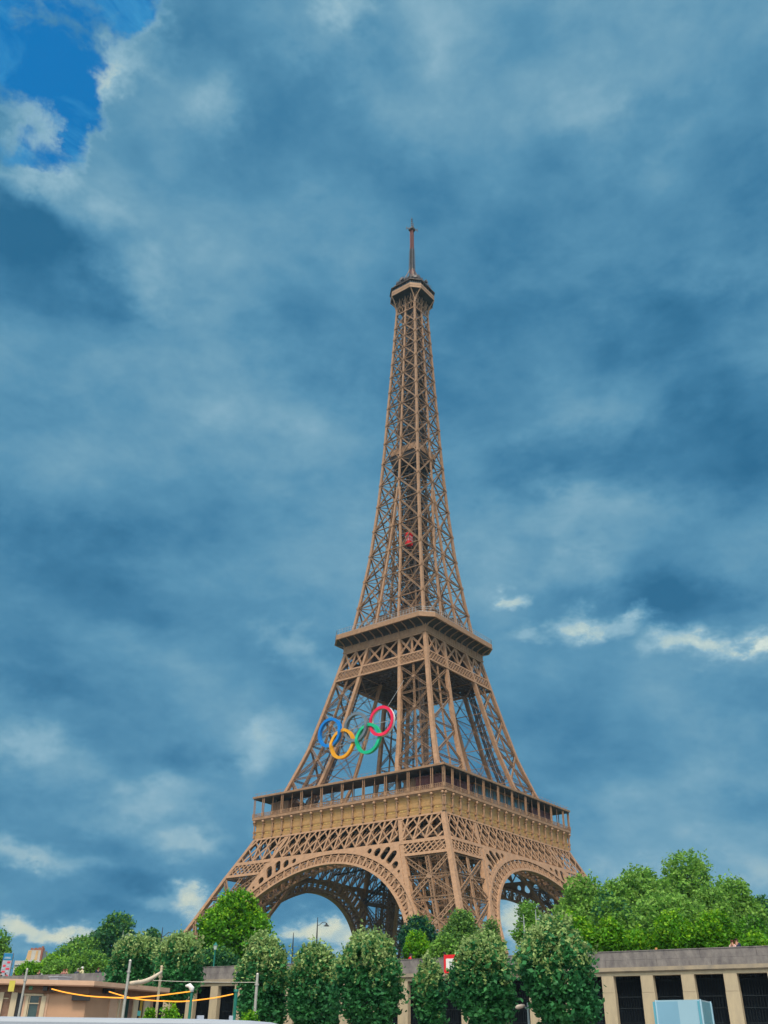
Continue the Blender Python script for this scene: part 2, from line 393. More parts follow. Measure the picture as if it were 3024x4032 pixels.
# solid flanges
def band(mb, z0, z1, x0f, x1f, d0, d1, nseg=1):
    for i in range(nseg):
        a0 = x0f(z0)+(x1f(z0)-x0f(z0))*i/nseg; a1 = x0f(z0)+(x1f(z0)-x0f(z0))*(i+1)/nseg
        b0 = x0f(z1)+(x1f(z1)-x0f(z1))*i/nseg; b1 = x0f(z1)+(x1f(z1)-x0f(z1))*(i+1)/nseg
        mb.hexa([face(a0, z0, d0), face(a1, z0, d0), face(a1, z0, d1), face(a0, z0, d1)], [face(b0, z1, d0), face(b1, z1, d0), face(b1, z1, d1), face(b0, z1, d1)])
hm = lambda z: h(z)-1.3
ng = lambda z: -h(z)+1.3
ip = lambda z: inn(z)+.02
im = lambda z: -inn(z)-.02
band(g, 43.25, 44.2, ng, hm, -.1, .7); band(g, 50.7, 51.25, ng, hm, -.1, .7)
for sg in (-1, 1):
    x0 = (lambda z: inn(z)+1.2) if sg > 0 else ng; x1 = hm if sg > 0 else (lambda z: -inn(z)-1.2)
    band(g, 39.75, 40.5, x0, x1, -.1, .6)
def clipx(x, z, f0, f1): return f0(z) <= x <= f1(z)
def lattice2(mb, za, zb, f0, f1, pitch, w, d0, d1, slope=1.0, n=26):
    # crossed flat bars in front and behind, clipped to the sloping sides
    X0, X1 = min(f0(za), f0(zb)), max(f1(za), f1(zb)); H = zb-za
    k0 = math.floor((X0-H/slope)/pitch); k1 = math.ceil((X1+H/slope)/pitch)
    for k in range(k0, k1+1):
        for sg in (1, -1):
            xa = k*pitch; xb = xa+sg*H/slope
            seg = [(xa+(xb-xa)*t/n, za+H*t/n) for t in range(n+1)]
            ok = [p for p in seg if clipx(p[0], p[1], f0, f1)]
            if len(ok) < 2: continue
            d = (d0 if sg > 0 else d1)
            mb.beam(face(*ok[0], d), face(*ok[-1], d), w, .16, (0, 1, 0))
full0, full1 = ng, hm
pin = lambda z: inn(z)+.6
for dd, ww in ((.0, .40),):
    lattice2(g, 44.2, 50.7, lambda z: -inn(z)+.4, lambda z: inn(z)-.4, 3.94, ww, dd, dd+.2)
    for sg in (-1, 1):
        fa = (lambda z: inn(z)+1.1) if sg > 0 else (lambda z: -h(z)+1.2)
        fb = (lambda z: h(z)-1.2) if sg > 0 else (lambda z: -inn(z)-1.1)
        lattice2(g, 44.2, 50.7, fa, fb, 3.94, ww, dd, dd+.2)
        lattice2(g, 40.5, 43.25, fa, fb, 1.7, .30, dd, dd+.15)
for k in range(-10, 11):
    x = k*3.94
    zt = 50.7; zb = 44.2
    if abs(x) > h(50.7)-1: continue
    g.beam(face(x, zb, .1), face(x, zt, .1), .5, .2, (0, 1, 0)); g.beam(face(x, zb, .9), face(x, zt, .9), .4, .2, (0, 1, 0))
    if abs(x) < 24: g.lat(face(x, zb, .6), face(x, zt, 4.0), .8, (1, 0, 0), fl=.2, lc=.12)
GIRDER = g.build('lattice_girder', IRON, TOWER); around(GIRDER, TOWER)
# the inner (back) girder of the same side, with shade put into its colour
g = MB()
for y in (30.0, 22.5):
    g.beam((-24, -y, 51), (24, -y, 51), .7, .6); g.beam((-24, -y, 55.5), (24, -y, 55.5), .6, .6)
    for k in range(-6, 6):
        g.lat((k*4, -y, 51), (k*4+4, -y, 55.5), .7, (0, 1, 0)); g.lat((k*4+4, -y, 51), (k*4, -y, 55.5), .7, (0, 1, 0))
for x in np.arange(-28, 29, 4.0):
    g.lat((x, -33.5, 52), (x, -13.5, 52), 1.2, (1, 0, 0), fl=.3); g.beam((x, -33.5, 55.4), (x, -13.5, 55.4), .4, .6, (0, 0, 1))
for s_ in (-1, 1):                       # big raking trusses under the deck
    g.lat((s_*30, -36, 44), (s_*6, -14, 54), 1.6, (0, 0, 1), fl=.45, lc=.25); g.lat((s_*24, -39, 40), (s_*24, -18, 52), 1.6, (1, 0, 0), fl=.45, lc=.25)
    g.lat((s_*4, -36, 46), (s_*26, -20, 52), 1.4, (0, 0, 1), fl=.4, lc=.22)
UG = g.build('under_deck_truss', IRON_SHADE, TOWER); around(UG, TOWER)
# arch ring
AZ0, RI, RE = .6, 39.55, 43.0
def ap(th, r, d=0.0):
    return face(r*math.sin(th), AZ0+r*math.cos(th), d)
a = MB(); TH = R(67); NS = 72
for r0, r1, d0, d1 in ((RI, RI+.62, -.35, 1.5), (RE-.55, RE, -.25, 1.0)):
    for i in range(NS):
        t0, t1 = -TH+2*TH*i/NS, -TH+2*TH*(i+1)/NS
        a.hexa([ap(t0, r0, d0), ap(t0, r1, d0), ap(t0, r1, d1), ap(t0, r0, d1)], [ap(t1, r0, d0), ap(t1, r1, d0), ap(t1, r1, d1), ap(t1, r0, d1)])
# thin soffit lattice behind the rim
for i in range(NS):
    t0, t1 = -TH+2*TH*i/NS, -TH+2*TH*(i+1)/NS
    if i % 2 == 0: a.beam(ap(t0, RI+.4, 1.5), ap(t1, RI+.4, 5.5), .3, .2, (0, 0, 1)); a.beam(ap(t1, RI+.4, 1.5), ap(t0, RI+.4, 5.5), .3, .2, (0, 0, 1))
    a.beam(ap(t0, RI+.3, 5.6), ap(t1, RI+.3, 5.6), .7, .4, (0, 1, 0)); a.beam(ap(t0, RE-.3, 5.6), ap(t1, RE-.3, 5.6), .6, .4, (0, 1, 0))
    if i % 2 == 0: a.beam(ap(t0, RI, 5.6), ap(t0, RE, 5.6), .45, .3, (0, 1, 0)); a.beam(ap(t0, RI, 5.6), ap(t1, RE, 5.6), .3, .2, (0, 1, 0)); a.beam(ap(t1, RI, 5.6), ap(t0, RE, 5.6), .3, .2, (0, 1, 0))
NB = 36
for i in range(NB+1):
    t = -TH+2*TH*i/NB
    a.beam(ap(t, RI+.5, .3), ap(t, RE-.4, .3), .5, .7, (0, 1, 0))
    if i < NB:
        dt = 2*TH/NB; tm = t+dt/2
        for k in range(-2, 3):           # fan of spokes
            a.beam(ap(tm+k*dt*.04, RI+.6, .2), ap(tm+k*dt*.16, RI+2.0, .2), .13, .2, (0, 1, 0))
        pr = None
        for k in range(7):               # scalloped head of each bay
            ph = math.pi*k/6; q = ap(tm+dt*.36*math.cos(ph), RI+1.85+.62*math.sin(ph), .2)
            if pr is not None: a.beam(pr, q, .22, .25, (0, 1, 0))
            pr = q
ARCH = a.build('arch', IRON, TOWER)
# spandrel plates with round-headed slots
s = MB()
for sg in (-1, 1):
    zt = 43.3; out = []
    ths = np.linspace(R(1.5), R(52), 26)
    lim = lambda z: inn(z)-.05
    low_edge = [(sg*RE*math.sin(t), AZ0+RE*math.cos(t)) for t in ths if RE*math.sin(t) < lim(AZ0+RE*math.cos(t))]
    zend = low_edge[-1][1]
    up_edge = [(sg*lim(z), z) for z in np.linspace(zend, zt, 10)]
    outer = low_edge+up_edge+[(sg*low_edge[0][0]*sg, zt)]
    holes = []
    for deg in (14.5, 18.2, 21.9, 25.6, 29.3, 33.0, 36.4):
        t = R(deg); w = 1.0 if deg < 34 else .75; rb = RE+.42
        r = rb
        while True:
            x, z = r*math.sin(t), AZ0+r*math.cos(t)
            if z > zt-.3 or x > lim(z)-.45-w*.75 or r > RE+9: break
            r += .05
        rt = r
        if rt-rb < .5: continue
        w = min(w, max(.45, (rt-rb)*.6)); rc = max(rb+w*.9, rt-w)
        c, n_ = (math.sin(t), math.cos(t)), (math.cos(t), -math.sin(t))
        P = lambda rr, ww: (sg*(c[0]*rr+n_[0]*ww), AZ0+c[1]*rr+n_[1]*ww)
        loop = [P(rb+w*(1-math.sin(q))*.6, -w*math.cos(q)) for q in np.linspace(0, math.pi, 7)]
        loop += [P(rc+w*math.sin(q), w*math.cos(q)) for q in np.linspace(0, math.pi, 9)]
        holes.append(loop)
    s.plate(outer, holes, lambda x, z, d: face(x, z, d-.12), .5)
s.build('spandrel', IRON, ARCH)
around(ARCH, TOWER)

# --- first platform
def ringpts(k, z, c=0.0):               # square (chamfered by c) of half width k
    if c <= 0: return [Vector((-k, -k, z)), Vector((k, -k, z)), Vector((k, k, z)), Vector((-k, k, z))]
    return [Vector(p) for p in ((-k+c, -k, z), (k-c, -k, z), (k, -k+c, z), (k, k-c, z), (k-c, k, z), (-k+c, k, z), (-k, k-c, z), (-k, -k+c, z))]
F1 = MB()
F1.loft([ringpts(35.25, 51.2), ringpts(35.3, 52.1), ringpts(35.02, 52.2), ringpts(34.98, 53.4), ringpts(34.95, 54.6), ringpts(35.1, 55.6), ringpts(35.45, 56.4)], cap=False)
F1.loft([ringpts(35.22, 53.35), ringpts(35.22, 53.6)], cap=False)
FRI = F1.build('frieze', IRON_G, TOWER)
D = MB()                                 # lip + deck
D.loft([ringpts(35.5, 56.3), ringpts(35.75, 56.75), ringpts(35.95, 56.8), ringpts(35.95, 57.55), ringpts(33.0, 57.6), ringpts(13, 57.6), ringpts(13, 56.6), ringpts(33, 56.4), ringpts(35.5, 56.3)], cap=False)
DECK = D.build('first_deck', IRON, TOWER)
def ring_slab(mb, a_, b_, z0, z1): mb.loft([ringpts(a_, z0), ringpts(a_, z1), ringpts(b_, z1), ringpts(b_, z0), ringpts(a_, z0)], cap=False)
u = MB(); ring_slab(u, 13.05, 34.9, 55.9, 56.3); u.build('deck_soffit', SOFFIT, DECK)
# gilded name strips: one per bay
for sgn in (0, 1, 2, 3):
    pass
con = MB()
con.loft([[Vector((.20*math.cos(t), -35.25-.25+.25*math.sin(t), z)) for t in np.linspace(0, 2*math.pi, 9)[:-1]] for z in (52.2, 55.5)])
con.box(-.34, -35.75, 52.9, .34, -35.0, 53.5); con.box(-.28, -35.7, 51.5, .28, -35.0, 52.3); con.box(-.3, -35.8, 55.3, .3, -35.1, 55.7)
con.ball((0, -35.75, 56.15), .48, 10, 6)
nm = MB()
for i in range(9): nm.box(.75+i*.28, -35.09, 52.55, .75+i*.28+.17, -35.0, 53.05)
c0 = con.build('console', IRON, FRI); n0 = nm.build('gilded_lettering', GOLD, FRI)
for k in range(4):
    for j in range(-9, 10):
        if k == 0 and j == -9: c0.location = (-35.2, 0, 0)
        x = j*3.93
        if j in (-9, 9): x = j*3.93*.993
        cpy = c0 if (k == 0 and j == -9) else c0.copy()
        if cpy is not c0: COL.objects.link(cpy); cpy.parent = FRI
        cpy.rotation_euler = (0, 0, k*math.pi/2); cpy.location = Matrix.Rotation(k*math.pi/2, 3, 'Z') @ Vector((x, 0, 0))
    for j in range(-9, 9):
        if (j+k*3) % 40 == 77: continue
        cpy = n0 if (k == 0 and j == -9) else (n0.copy() if k in (0, 1) else None)
        if cpy is None: continue
        if cpy is not n0: COL.objects.link(cpy); cpy.parent = FRI
        cpy.rotation_euler = (0, 0, k*math.pi/2); cpy.location = Matrix.Rotation(k*math.pi/2, 3, 'Z') @ Vector((j*3.93, 0, 0))
# railing of gallery
rl = MB()
for k in range(4):
    rot = Matrix.Rotation(k*math.pi/2, 3, 'Z'); q = lambda x, y, z: rot @ Vector((x, y, z))
    for z, w in ((57.75, .2), (58.15, .1), (58.62, .16)): rl.beam(q(-35.9, -35.85, z), q(35.9, -35.85, z), w, .12, (0, 0, 1))
    for x in np.arange(-35.6, 35.7, .66): rl.beam(q(x, -35.85, 57.6), q(x, -35.85, 58.6), .16, .1, q(0, 1, 0))
    for x in np.arange(-35.7, 35.8, 3.97): rl.beam(q(x, -35.9, 57.6), q(x, -35.9, 58.75), .5, .25, q(0, 1, 0))
rl.build('railing', IRON, DECK)
po = MB()
for dx in (-.32, .32): po.beam((dx, -35.8, 57.6), (dx, -35.8, 63.4), .17, .3, (0, 1, 0))

GP = [('gallery_post', po)]
for nm_, seg in (('mullion', ((3.97, -35.7), .09)), ('inner_post', ((0, -30.3), .16))):
    mb_ = MB(); (x_, y_), w_ = seg; mb_.beam((x_, y_, 57.6), (x_, y_, 63.4), w_, w_, (0, 1, 0)); GP.append((nm_, mb_))
for nm_, mb_ in GP:
  p0 = mb_.build(nm_, IRON, DECK)
  for k in range(4):
    for j in range(-4, 5):
        cpy = p0 if (k == 0 and j == -4) else p0.copy()
        if cpy is not p0: COL.objects.link(cpy); cpy.parent = DECK
        cpy.rotation_euler = (0, 0, k*math.pi/2); cpy.location = Matrix.Rotation(k*math.pi/2, 3, 'Z') @ Vector((j*7.94, 0, 0))
cp = MB()
for sx in (-1, 1):
    for sy in (-1, 1):
        for dx, dy in ((0, 0), (.5, 0), (0, .5)): cp.beam((sx*(35.75-dx), sy*(35.75-dy), 57.6), (sx*(35.75-dx), sy*(35.75-dy), 63.4), .18, .18)
cp.build('corner_post', IRON, DECK)
rf = MB(); rf.loft([ringpts(36.2, 63.35), ringpts(36.25, 63.9), ringpts(36.0, 64.0), ringpts(29.0, 64.2), ringpts(29.0, 63.7), ringpts(36.0, 63.37), ringpts(36.2, 63.35)], cap=False)
for k in range(4):
    rot = Matrix.Rotation(k*math.pi/2, 3, 'Z'); q = lambda x, y, z: rot @ Vector((x, y, z))
    rf.beam(q(-36, -35.6, 64.9), q(36, -35.6, 64.9), .05, .05, (0, 0, 1))
    for x in np.arange(-35, 36, 2.0): rf.beam(q(x, -35.6, 64), q(x, -35.6, 64.95), .06, .06)
ROOF = rf.build('gallery_roof', IRON, DECK)
u = MB(); ring_slab(u, 29.1, 35.9, 63.05, 63.33); u.build('roof_soffit', SOFFIT, ROOF)
# restaurants and pavilions on the first deck
def pavilion(name, x0, y0, x1, y1, zt, mt, par):
    b = MB(); b.box(x0, y0, 57.62, x1, y1, zt); o = b.build(name, mt, par)
    f = MB(); L = max(abs(x1-x0), abs(y1-y0)); n = int(L/2)
    for i in range(n+1):
        if abs(x1-x0) > abs(y1-y0):
            x = x0+(x1-x0)*i/n
            for y in (y0-.05, y1+.05): f.beam((x, y, 57.6), (x, y, zt), .14, .12, (0, 1, 0))
        else:
            y = y0+(y1-y0)*i/n
            for x in (x0-.05, x1+.05): f.beam((x, y, 57.6), (x, y, zt), .14, .12, (1, 0, 0))
    f.box(min(x0, x1)-.4, min(y0, y1)-.4, zt, max(x0, x1)+.4, max(y0, y1)+.4, zt+.35)
    f.build('pavilion_frame', IRON, o); return o
pavilion('glass_pavilion', 25.5, -16, 32.5, 15, 62.6, GLASSB, DECK)
pavilion('glass_pavilion', -32.5, -14, -25.5, 14, 62.0, GLASSD, DECK)
pavilion('glass_pavilion', -14, 25.5, 14, 32.5, 62.0, GLASSB, DECK)
for (x0, y0, x1, y1) in ((24.5, -33.2, 33, -26), (20, -32.6, 24, -28), (29.5, -25.5, 33, -17.5), (27, 17, 33, 29), (-31, -33, -24, -28.5)):
    b = MB(); b.box(x0, y0, 57.62, x1, y1, 61.6); b.box(x0-.3, y0-.3, 61.6, x1+.3, y1+.3, 61.9)
    for i in range(5): b.box(x0+.5+i*(x1-x0-1.2)/4, y0-.12, 58.4, x0+.8+i*(x1-x0-1.2)/4, y0, 61.4)
    b.build('deck_room', REDW if x0 > 24 else IRON2, DECK)
b = MB()                               # cafe awnings, counters and screens on the open side
for i in range(26):
    x = rnd.uniform(-20, 24); y = rnd.uniform(-33, -27); hh = rnd.uniform(.8, 1.6)
    b.box(x, y, 57.62, x+rnd.uniform(.5, 1.6), y+.6, 57.62+hh)
for x in np.arange(-16, 20, 4): b.beam((x, -31, 57.6), (x, -31, 63.2), .3, .3); b.beam((x, -25, 57.6), (x, -25, 60.5), .2, .2)
b.beam((-18, -31, 60.2), (20, -31, 60.2), .2, .2); b.beam((-18, -25, 60.0), (20, -25, 60.0), .25, .25)
b.build('deck_furniture', IRON2, DECK)

# --- band and X truss below the second platform
g = MB()
band(g, 102.6, 103.15, ng, hm, -.1, .6); band(g, 105.9, 106.45, ng, hm, -.1, .6); band(g, 112.7, 113.3, ng, hm, -.1, .6)
for fa, fb in (((lambda z: -h(z)+1), (lambda z: -inn(z)-.8)), ((lambda z: -inn(z)+.2), (lambda z: inn(z)-.2)), ((lambda z: inn(z)+.8), (lambda z: h(z)-1))):
    for dd in (0, .55): lattice2(g, 103.15, 105.9, fa, fb, 1.42, .26, dd, dd+.15)
    z0, z1 = 106.45, 112.7
    for i in range(2):
        p = lambda z, t: face(fa(z)+(fb(z)-fa(z))*t, z, .3)
        t0, t1 = i/2, (i+1)/2
        g.lat(p(z0, t0), p(z1, t1), .62, (0, 1, 0), fl=.2, lc=.14); g.lat(p(z0, t1), p(z1, t0), .62, (0, 1, 0), fl=.2, lc=.14)
    g.lat(p(z0, .5), p(z1, .5), .7, (0, 1, 0), fl=.22, lc=.14)
for sg in (-1, 1):
    g.hexa([face(sg*inn(102.6), 102.6, -.12), face(sg*(inn(102.6)+1.0), 102.6, -.12), face(sg*(inn(102.6)+1.0), 102.6, .6), face(sg*inn(102.6), 102.6, .6)],
           [face(sg*inn(113), 113, -.12), face(sg*(inn(113)+1.0), 113, -.12), face(sg*(inn(113)+1.0), 113, .6), face(sg*inn(113), 113, .6)])
G2 = g.build('upper_girder', IRON, TOWER); around(G2, TOWER)
g = MB()
for y in (16.6, 12.2, 8):
    g.beam((-16, -y, 103), (16, -y, 103), .5, .5); g.beam((-16, -y, 106), (16, -y, 106), .5, .5)
    for k in range(-8, 8): g.beam((k*2, -y, 103), (k*2+2, -y, 106), .22, .2); g.beam((k*2+2, -y, 103), (k*2, -y, 106), .22, .2)
for k in range(-8, 9): g.lat((k*2, -18.5, 103.2), (k*2, 0, 103.2), .7, (0, 0, 1), fl=.2, lc=.2, pitch=1.0)
for i in range(28):
    x, y = rnd.uniform(-15, 15), -rnd.uniform(2, 16); g.box(x, y, 107, x+rnd.uniform(1, 3.4), y+rnd.uniform(1, 3), 107.3+rnd.uniform(0, 5))
U2 = g.build('under_deck_truss', IRON_SHADE, TOWER); around(U2, TOWER)

# --- second platform
F2 = MB(); CH = 3.8
F2.loft([ringpts(17.25, 113.2, .01), ringpts(17.5, 113.25, .01), ringpts(17.5, 113.6, .01), ringpts(17.3, 113.7, .01), ringpts(17.3, 116.9, .01)], cap=False)
for k in range(4):
    rot = Matrix.Rotation(k*math.pi/2, 3, 'Z'); q = lambda x, y, z: rot @ Vector((x, y, z))
    for x in np.arange(-16.5, 17, 1.1): F2.beam(q(x, -17.36, 113.7), q(x, -17.36, 116.9), .12, .1, q(0, 1, 0))
FR2 = F2.build('second_frieze', IRON, TOWER)
D = MB()
D.loft([ringpts(17.36, 115.5, .6), ringpts(17.7, 116.1, .9), ringpts(19.0, 116.65, 2.0), ringpts(21.0, 117.15, CH)], cap=False)
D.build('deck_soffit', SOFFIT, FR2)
D = MB()
D.loft([ringpts(21.05, 117.1, CH), ringpts(21.3, 117.15, CH), ringpts(21.3, 117.55, CH), ringpts(21.2, 117.6, CH), ringpts(21.2, 118.85, CH), ringpts(20.9, 118.9, CH), ringpts(5, 118.9, .5), ringpts(5, 117.0, .5), ringpts(21.05, 117.1, CH)], cap=False)
DK2 = D.build('second_deck', IRON, TOWER)
br = MB()
pf = [(-17.35, 113.8), (-17.6, 115.2), (-18.2, 115.95), (-19.5, 116.5), (-21.0, 117.0)]
for i in range(4):
    (ya, za), (yb, zb) = pf[i], pf[i+1]
    br.hexa([(-.14, ya, za), (.14, ya, za), (.14, ya+.4, za+.15), (-.14, ya+.4, za+.15)], [(-.14, yb, zb), (.14, yb, zb), (.14, yb+.4, zb+.3), (-.14, yb+.4, zb+.3)])
b0 = br.build('bracket', IRON, FR2)
for k in range(4):
    for j in range(11):
        x = -16.6+j*3.32
        cpy = b0 if (k == 0 and j == 0) else b0.copy()
        if cpy is not b0: COL.objects.link(cpy); cpy.parent = FR2
        cpy.rotation_euler = (0, 0, k*math.pi/2); cpy.location = Matrix.Rotation(k*math.pi/2, 3, 'Z') @ Vector((x, 0, 0))
STEEL = mat('rail_steel', (.42, .44, .46), .4, .2, 2, metal=.4)
rl = MB(); P8 = ringpts(21.1, 118.85, CH)
for i in range(8):
    a_, b_ = P8[i], P8[(i+1) % 8]; L = (b_-a_).length; n = max(2, int(L/1.2))
    for z, w in ((1.75, .09), (1.05, .07), (.1, .09)): rl.beam(a_+Vector((0, 0, z)), b_+Vector((0, 0, z)), w, w, (0, 0, 1))
    for j in range(n+1): p = a_.lerp(b_, j/n); rl.beam(p, p+Vector((0, 0, 1.8)), .08, .08)
rl.build('railing', STEEL, DK2)
pv = MB()                              # upper terrace and kiosks of the second level
pv.loft([ringpts(13.5, 119.6, 2.5), ringpts(13.5, 122.6, 2.5), ringpts(14.4, 122.8, 2.5), ringpts(14.4, 123.5, 2.5), ringpts(4, 123.6, .5)], cap=False)
for (x, y, w_, d_, t_) in ((-9, -12, 5, 3, 126.6), (4, -12.5, 6, 4, 126.2), (9, -6, 4, 8, 126.8), (-12, 3, 4, 7, 126), (9, 5, 4.5, 5, 127.2), (-3, -8, 6, 5, 128)):
    pv.box(x, y, 123.6, x+w_, y+d_, t_); pv.box(x-.3, y-.3, t_, x+w_+.3, y+d_+.3, t_+.25)
PV = pv.build('second_level_kiosks', IRON2, TOWER); PV.location = (0, 0, -.66)
gl = MB()
for k in range(4):
    rot = Matrix.Rotation(k*math.pi/2, 3, 'Z'); q = lambda x, y, z: rot @ Vector((x, y, z))
    for x in np.arange(-10.5, 10, 2.3): gl.hexa([q(x, -13.56, 120.2), q(x+1.9, -13.56, 120.2), q(x+1.9, -13.45, 120.2), q(x, -13.45, 120.2)], [q(x, -13.56, 122.2), q(x+1.9, -13.56, 122.2), q(x+1.9, -13.45, 122.2), q(x, -13.45, 122.2)])
gl.build('kiosk_glazing', GLASSD, PV)

# --- spire (one side, turned four times)
LV = [118.9, 130.3, 140.8, 151.3, 161.7, 172.4, 181.9, 191.9, 201.5, 210.2, 218.7, 226.8, 234.7, 241.6, 248.4, 254.9, 261.0, 266.7]
sp = MB(); cw = 1.0
def sface(x, z, d=0.0): return Vector((x, -h(z)+d, z))
rings = []
for z in np.arange(117.0, 273, 3.8):
    w = .95-.0012*(z-119); p = Vector((h(z), -h(z), z)); rings.append([p, p+Vector((-w, 0, 0)), p+Vector((-w, w, 0)), p+Vector((0, w, 0))])
sp.loft(rings)
for sg in (-1, 1):
    zs = [z for z in LV if z <= 173]+[178.2]
    for za, zb in zip(zs[:-1], zs[1:]): sp.beam(sface(sg*inn(za), za, .35), sface(sg*inn(zb), zb, .35), .72, .7, (0, 1, 0))
for za, zb in zip([177.5]+LV[6:], LV[6:]+[272.5]): sp.beam(sface(0, za, .35), sface(0, zb, .35), .72, .6, (0, 1, 0))
sb = MB(); GS = sp
def gus(p, r):
    for k in range(8):
        t = k*math.pi/4+.2; d = Vector((math.cos(t), 0, math.sin(t))); e = Vector((-math.sin(t), 0, math.cos(t)))
        GS.hexa([p-e*.12*r+Vector((0, -.2, 0)), p+e*.12*r+Vector((0, -.2, 0)), p+e*.12*r+Vector((0, .1, 0)), p-e*.12*r+Vector((0, .1, 0))],
                [p+d*r-e*.1*r+Vector((0, -.2, 0)), p+d*r+e*.1*r+Vector((0, -.2, 0)), p+d*r+e*.1*r+Vector((0, .1, 0)), p+d*r-e*.1*r+Vector((0, .1, 0))])
    ring = [p+Vector((math.cos(k*math.pi/4), 0, math.sin(k*math.pi/4)))*r*.72 for k in range(8)]
    GS.loft([[q+Vector((0, -.22, 0)) for q in ring], [q+Vector((0, .1, 0)) for q in ring]])
for i in range(len(LV)-1):
    za, zb = LV[i], LV[i+1]
    xi = lambda z: inn(z) if z < 177 else 0.0
    bw = .58 if za < 175 else .5
    for sg in (-1, 1):
        A0, A1 = sface(sg*(xi(za)+.2), za, .3), sface(sg*(xi(zb)+.2), zb, .3)
        B0, B1 = sface(sg*(h(za)-.4), za, .3), sface(sg*(h(zb)-.4), zb, .3)
        sb.lat(A1, B0, bw, (0, 1, 0), fl=.24, lc=.14, pitch=1.0); sb.lat(A0, B1, bw*.8, (0, 1, 0), fl=.15, lc=.1, pitch=1.0)
        sb.beam(A0, B0, .26, .3, (0, 1, 0)); sb.beam((A0+A1)/2, (B0+B1)/2, .16, .16, (0, 1, 0))
        if i: gus(B0+Vector((sg*-.1, -.3, 0)), .72 if za < 175 else .62)
        if i: gus(A0+Vector((0, -.3, 0)), .74 if za < 175 else .62)
    if za < 172:
        sb.beam(sface(-xi(za), za, .4), sface(xi(za), za, .4), .3, .3, (0, 1, 0))
        sb.beam(sface(-xi(za), za, .4), sface(xi(zb), zb, .4), .2, .2, (0, 1, 0)); sb.beam(sface(xi(za), za, .4), sface(-xi(zb), zb, .4), .2, .2, (0, 1, 0))
    # the leg's inner faces and the floor of each stage
    if za < 172:
        for sg in (-1, 1):
            p = lambda z, y: Vector((sg*inn(z), y, z))
            sb.beam(p(za, -h(za)+.5), p(zb, -inn(zb)), .24, .2, (1, 0, 0)); sb.beam(p(za, -inn(za)), p(zb, -h(zb)+.5), .24, .2, (1, 0, 0))
            sb.beam(p(za, -h(za)+.5), p(za, -inn(za)), .28, .28, (0, 0, 1)); sb.beam(p(za, -inn(za)), p(zb, -inn(zb)), .5, .5)
    sb.beam((-h(za)+.5, -h(za)+.5, za), (h(za)-.5, -h(za)+.5, za), .2, .25, (0, 0, 1))
    sb.beam((0, -h(za)+.4, za), (0, 0, za), .28, .3, (0, 0, 1)); sb.beam((h(za)-.6, -h(za)+.6, za), (0, 0, za), .24, .24, (0, 0, 1))
    sb.beam((0, -h(za)+.4, za), (h(za)-.4, 0, za), .2, .2, (0, 0, 1))
SPI = sp.build('spire_side', IRON, TOWER); sb.build('lattice_bracing', IRON2, SPI)
around(SPI, TOWER)
# lift shaft and stairs in the middle of the spire
ls = MB()
for z0 in np.arange(119.6, 270, 3.0):
    sq = min(3.6, h(z0)*.5)
    for sx, sy in ((-1, -1), (1, -1), (1, 1), (-1, 1)):
        ls.beam((sx*sq, sy*sq, z0), (sx*min(3.6, h(z0+3)*.5), sy*min(3.6, h(z0+3)*.5), z0+3), .55, .55)
        ls.beam((sx*.8, sy*.8, z0), (sx*.8, sy*.8, z0+3), .5, .5)
    for k in range(4):
        rot = Matrix.Rotation(k*math.pi/2, 3, 'Z'); q = lambda x, y, z: rot @ Vector((x, y, z))
        ls.beam(q(-sq, -sq, z0), q(sq, -sq, z0), .35, .35, (0, 0, 1)); ls.beam(q(-sq, -sq, z0), q(sq, -sq, z0+3), .22, .2, q(0, 1, 0)); ls.beam(q(sq, -sq, z0), q(-sq, -sq, z0+3), .22, .2, q(0, 1, 0))
        ls.beam(q(-.8, -.8, z0+1.5), q(.8, -.8, z0+1.5), .6, .2, q(0, 1, 0))
    t = z0*.5; ls.beam((-2.8, 2.6, z0), (2.6, 2.8, z0+3), 1.0, .2, (0, 0, 1)); ls.beam((2.7, -2.6, z0), (2.6, 2.2, z0+3), .9, .2, (0, 0, 1))
ls.build('lift_shaft', IRON_SHADE, TOWER)
mpz = MB(); mpz.loft([ringpts(6.6, 195.4, .6), ringpts(6.6, 198.0, .6)]); MP = mpz.build('halfway_platform', IRON, TOWER)
u = MB(); u.loft([ringpts(6.3, 193.0, .6), ringpts(6.3, 195.38, .6)]); u.loft([ringpts(5.4, 190.5, .6), ringpts(6.3, 192.98, .6)]); u.build('machinery_housing', SOFFIT, MP)
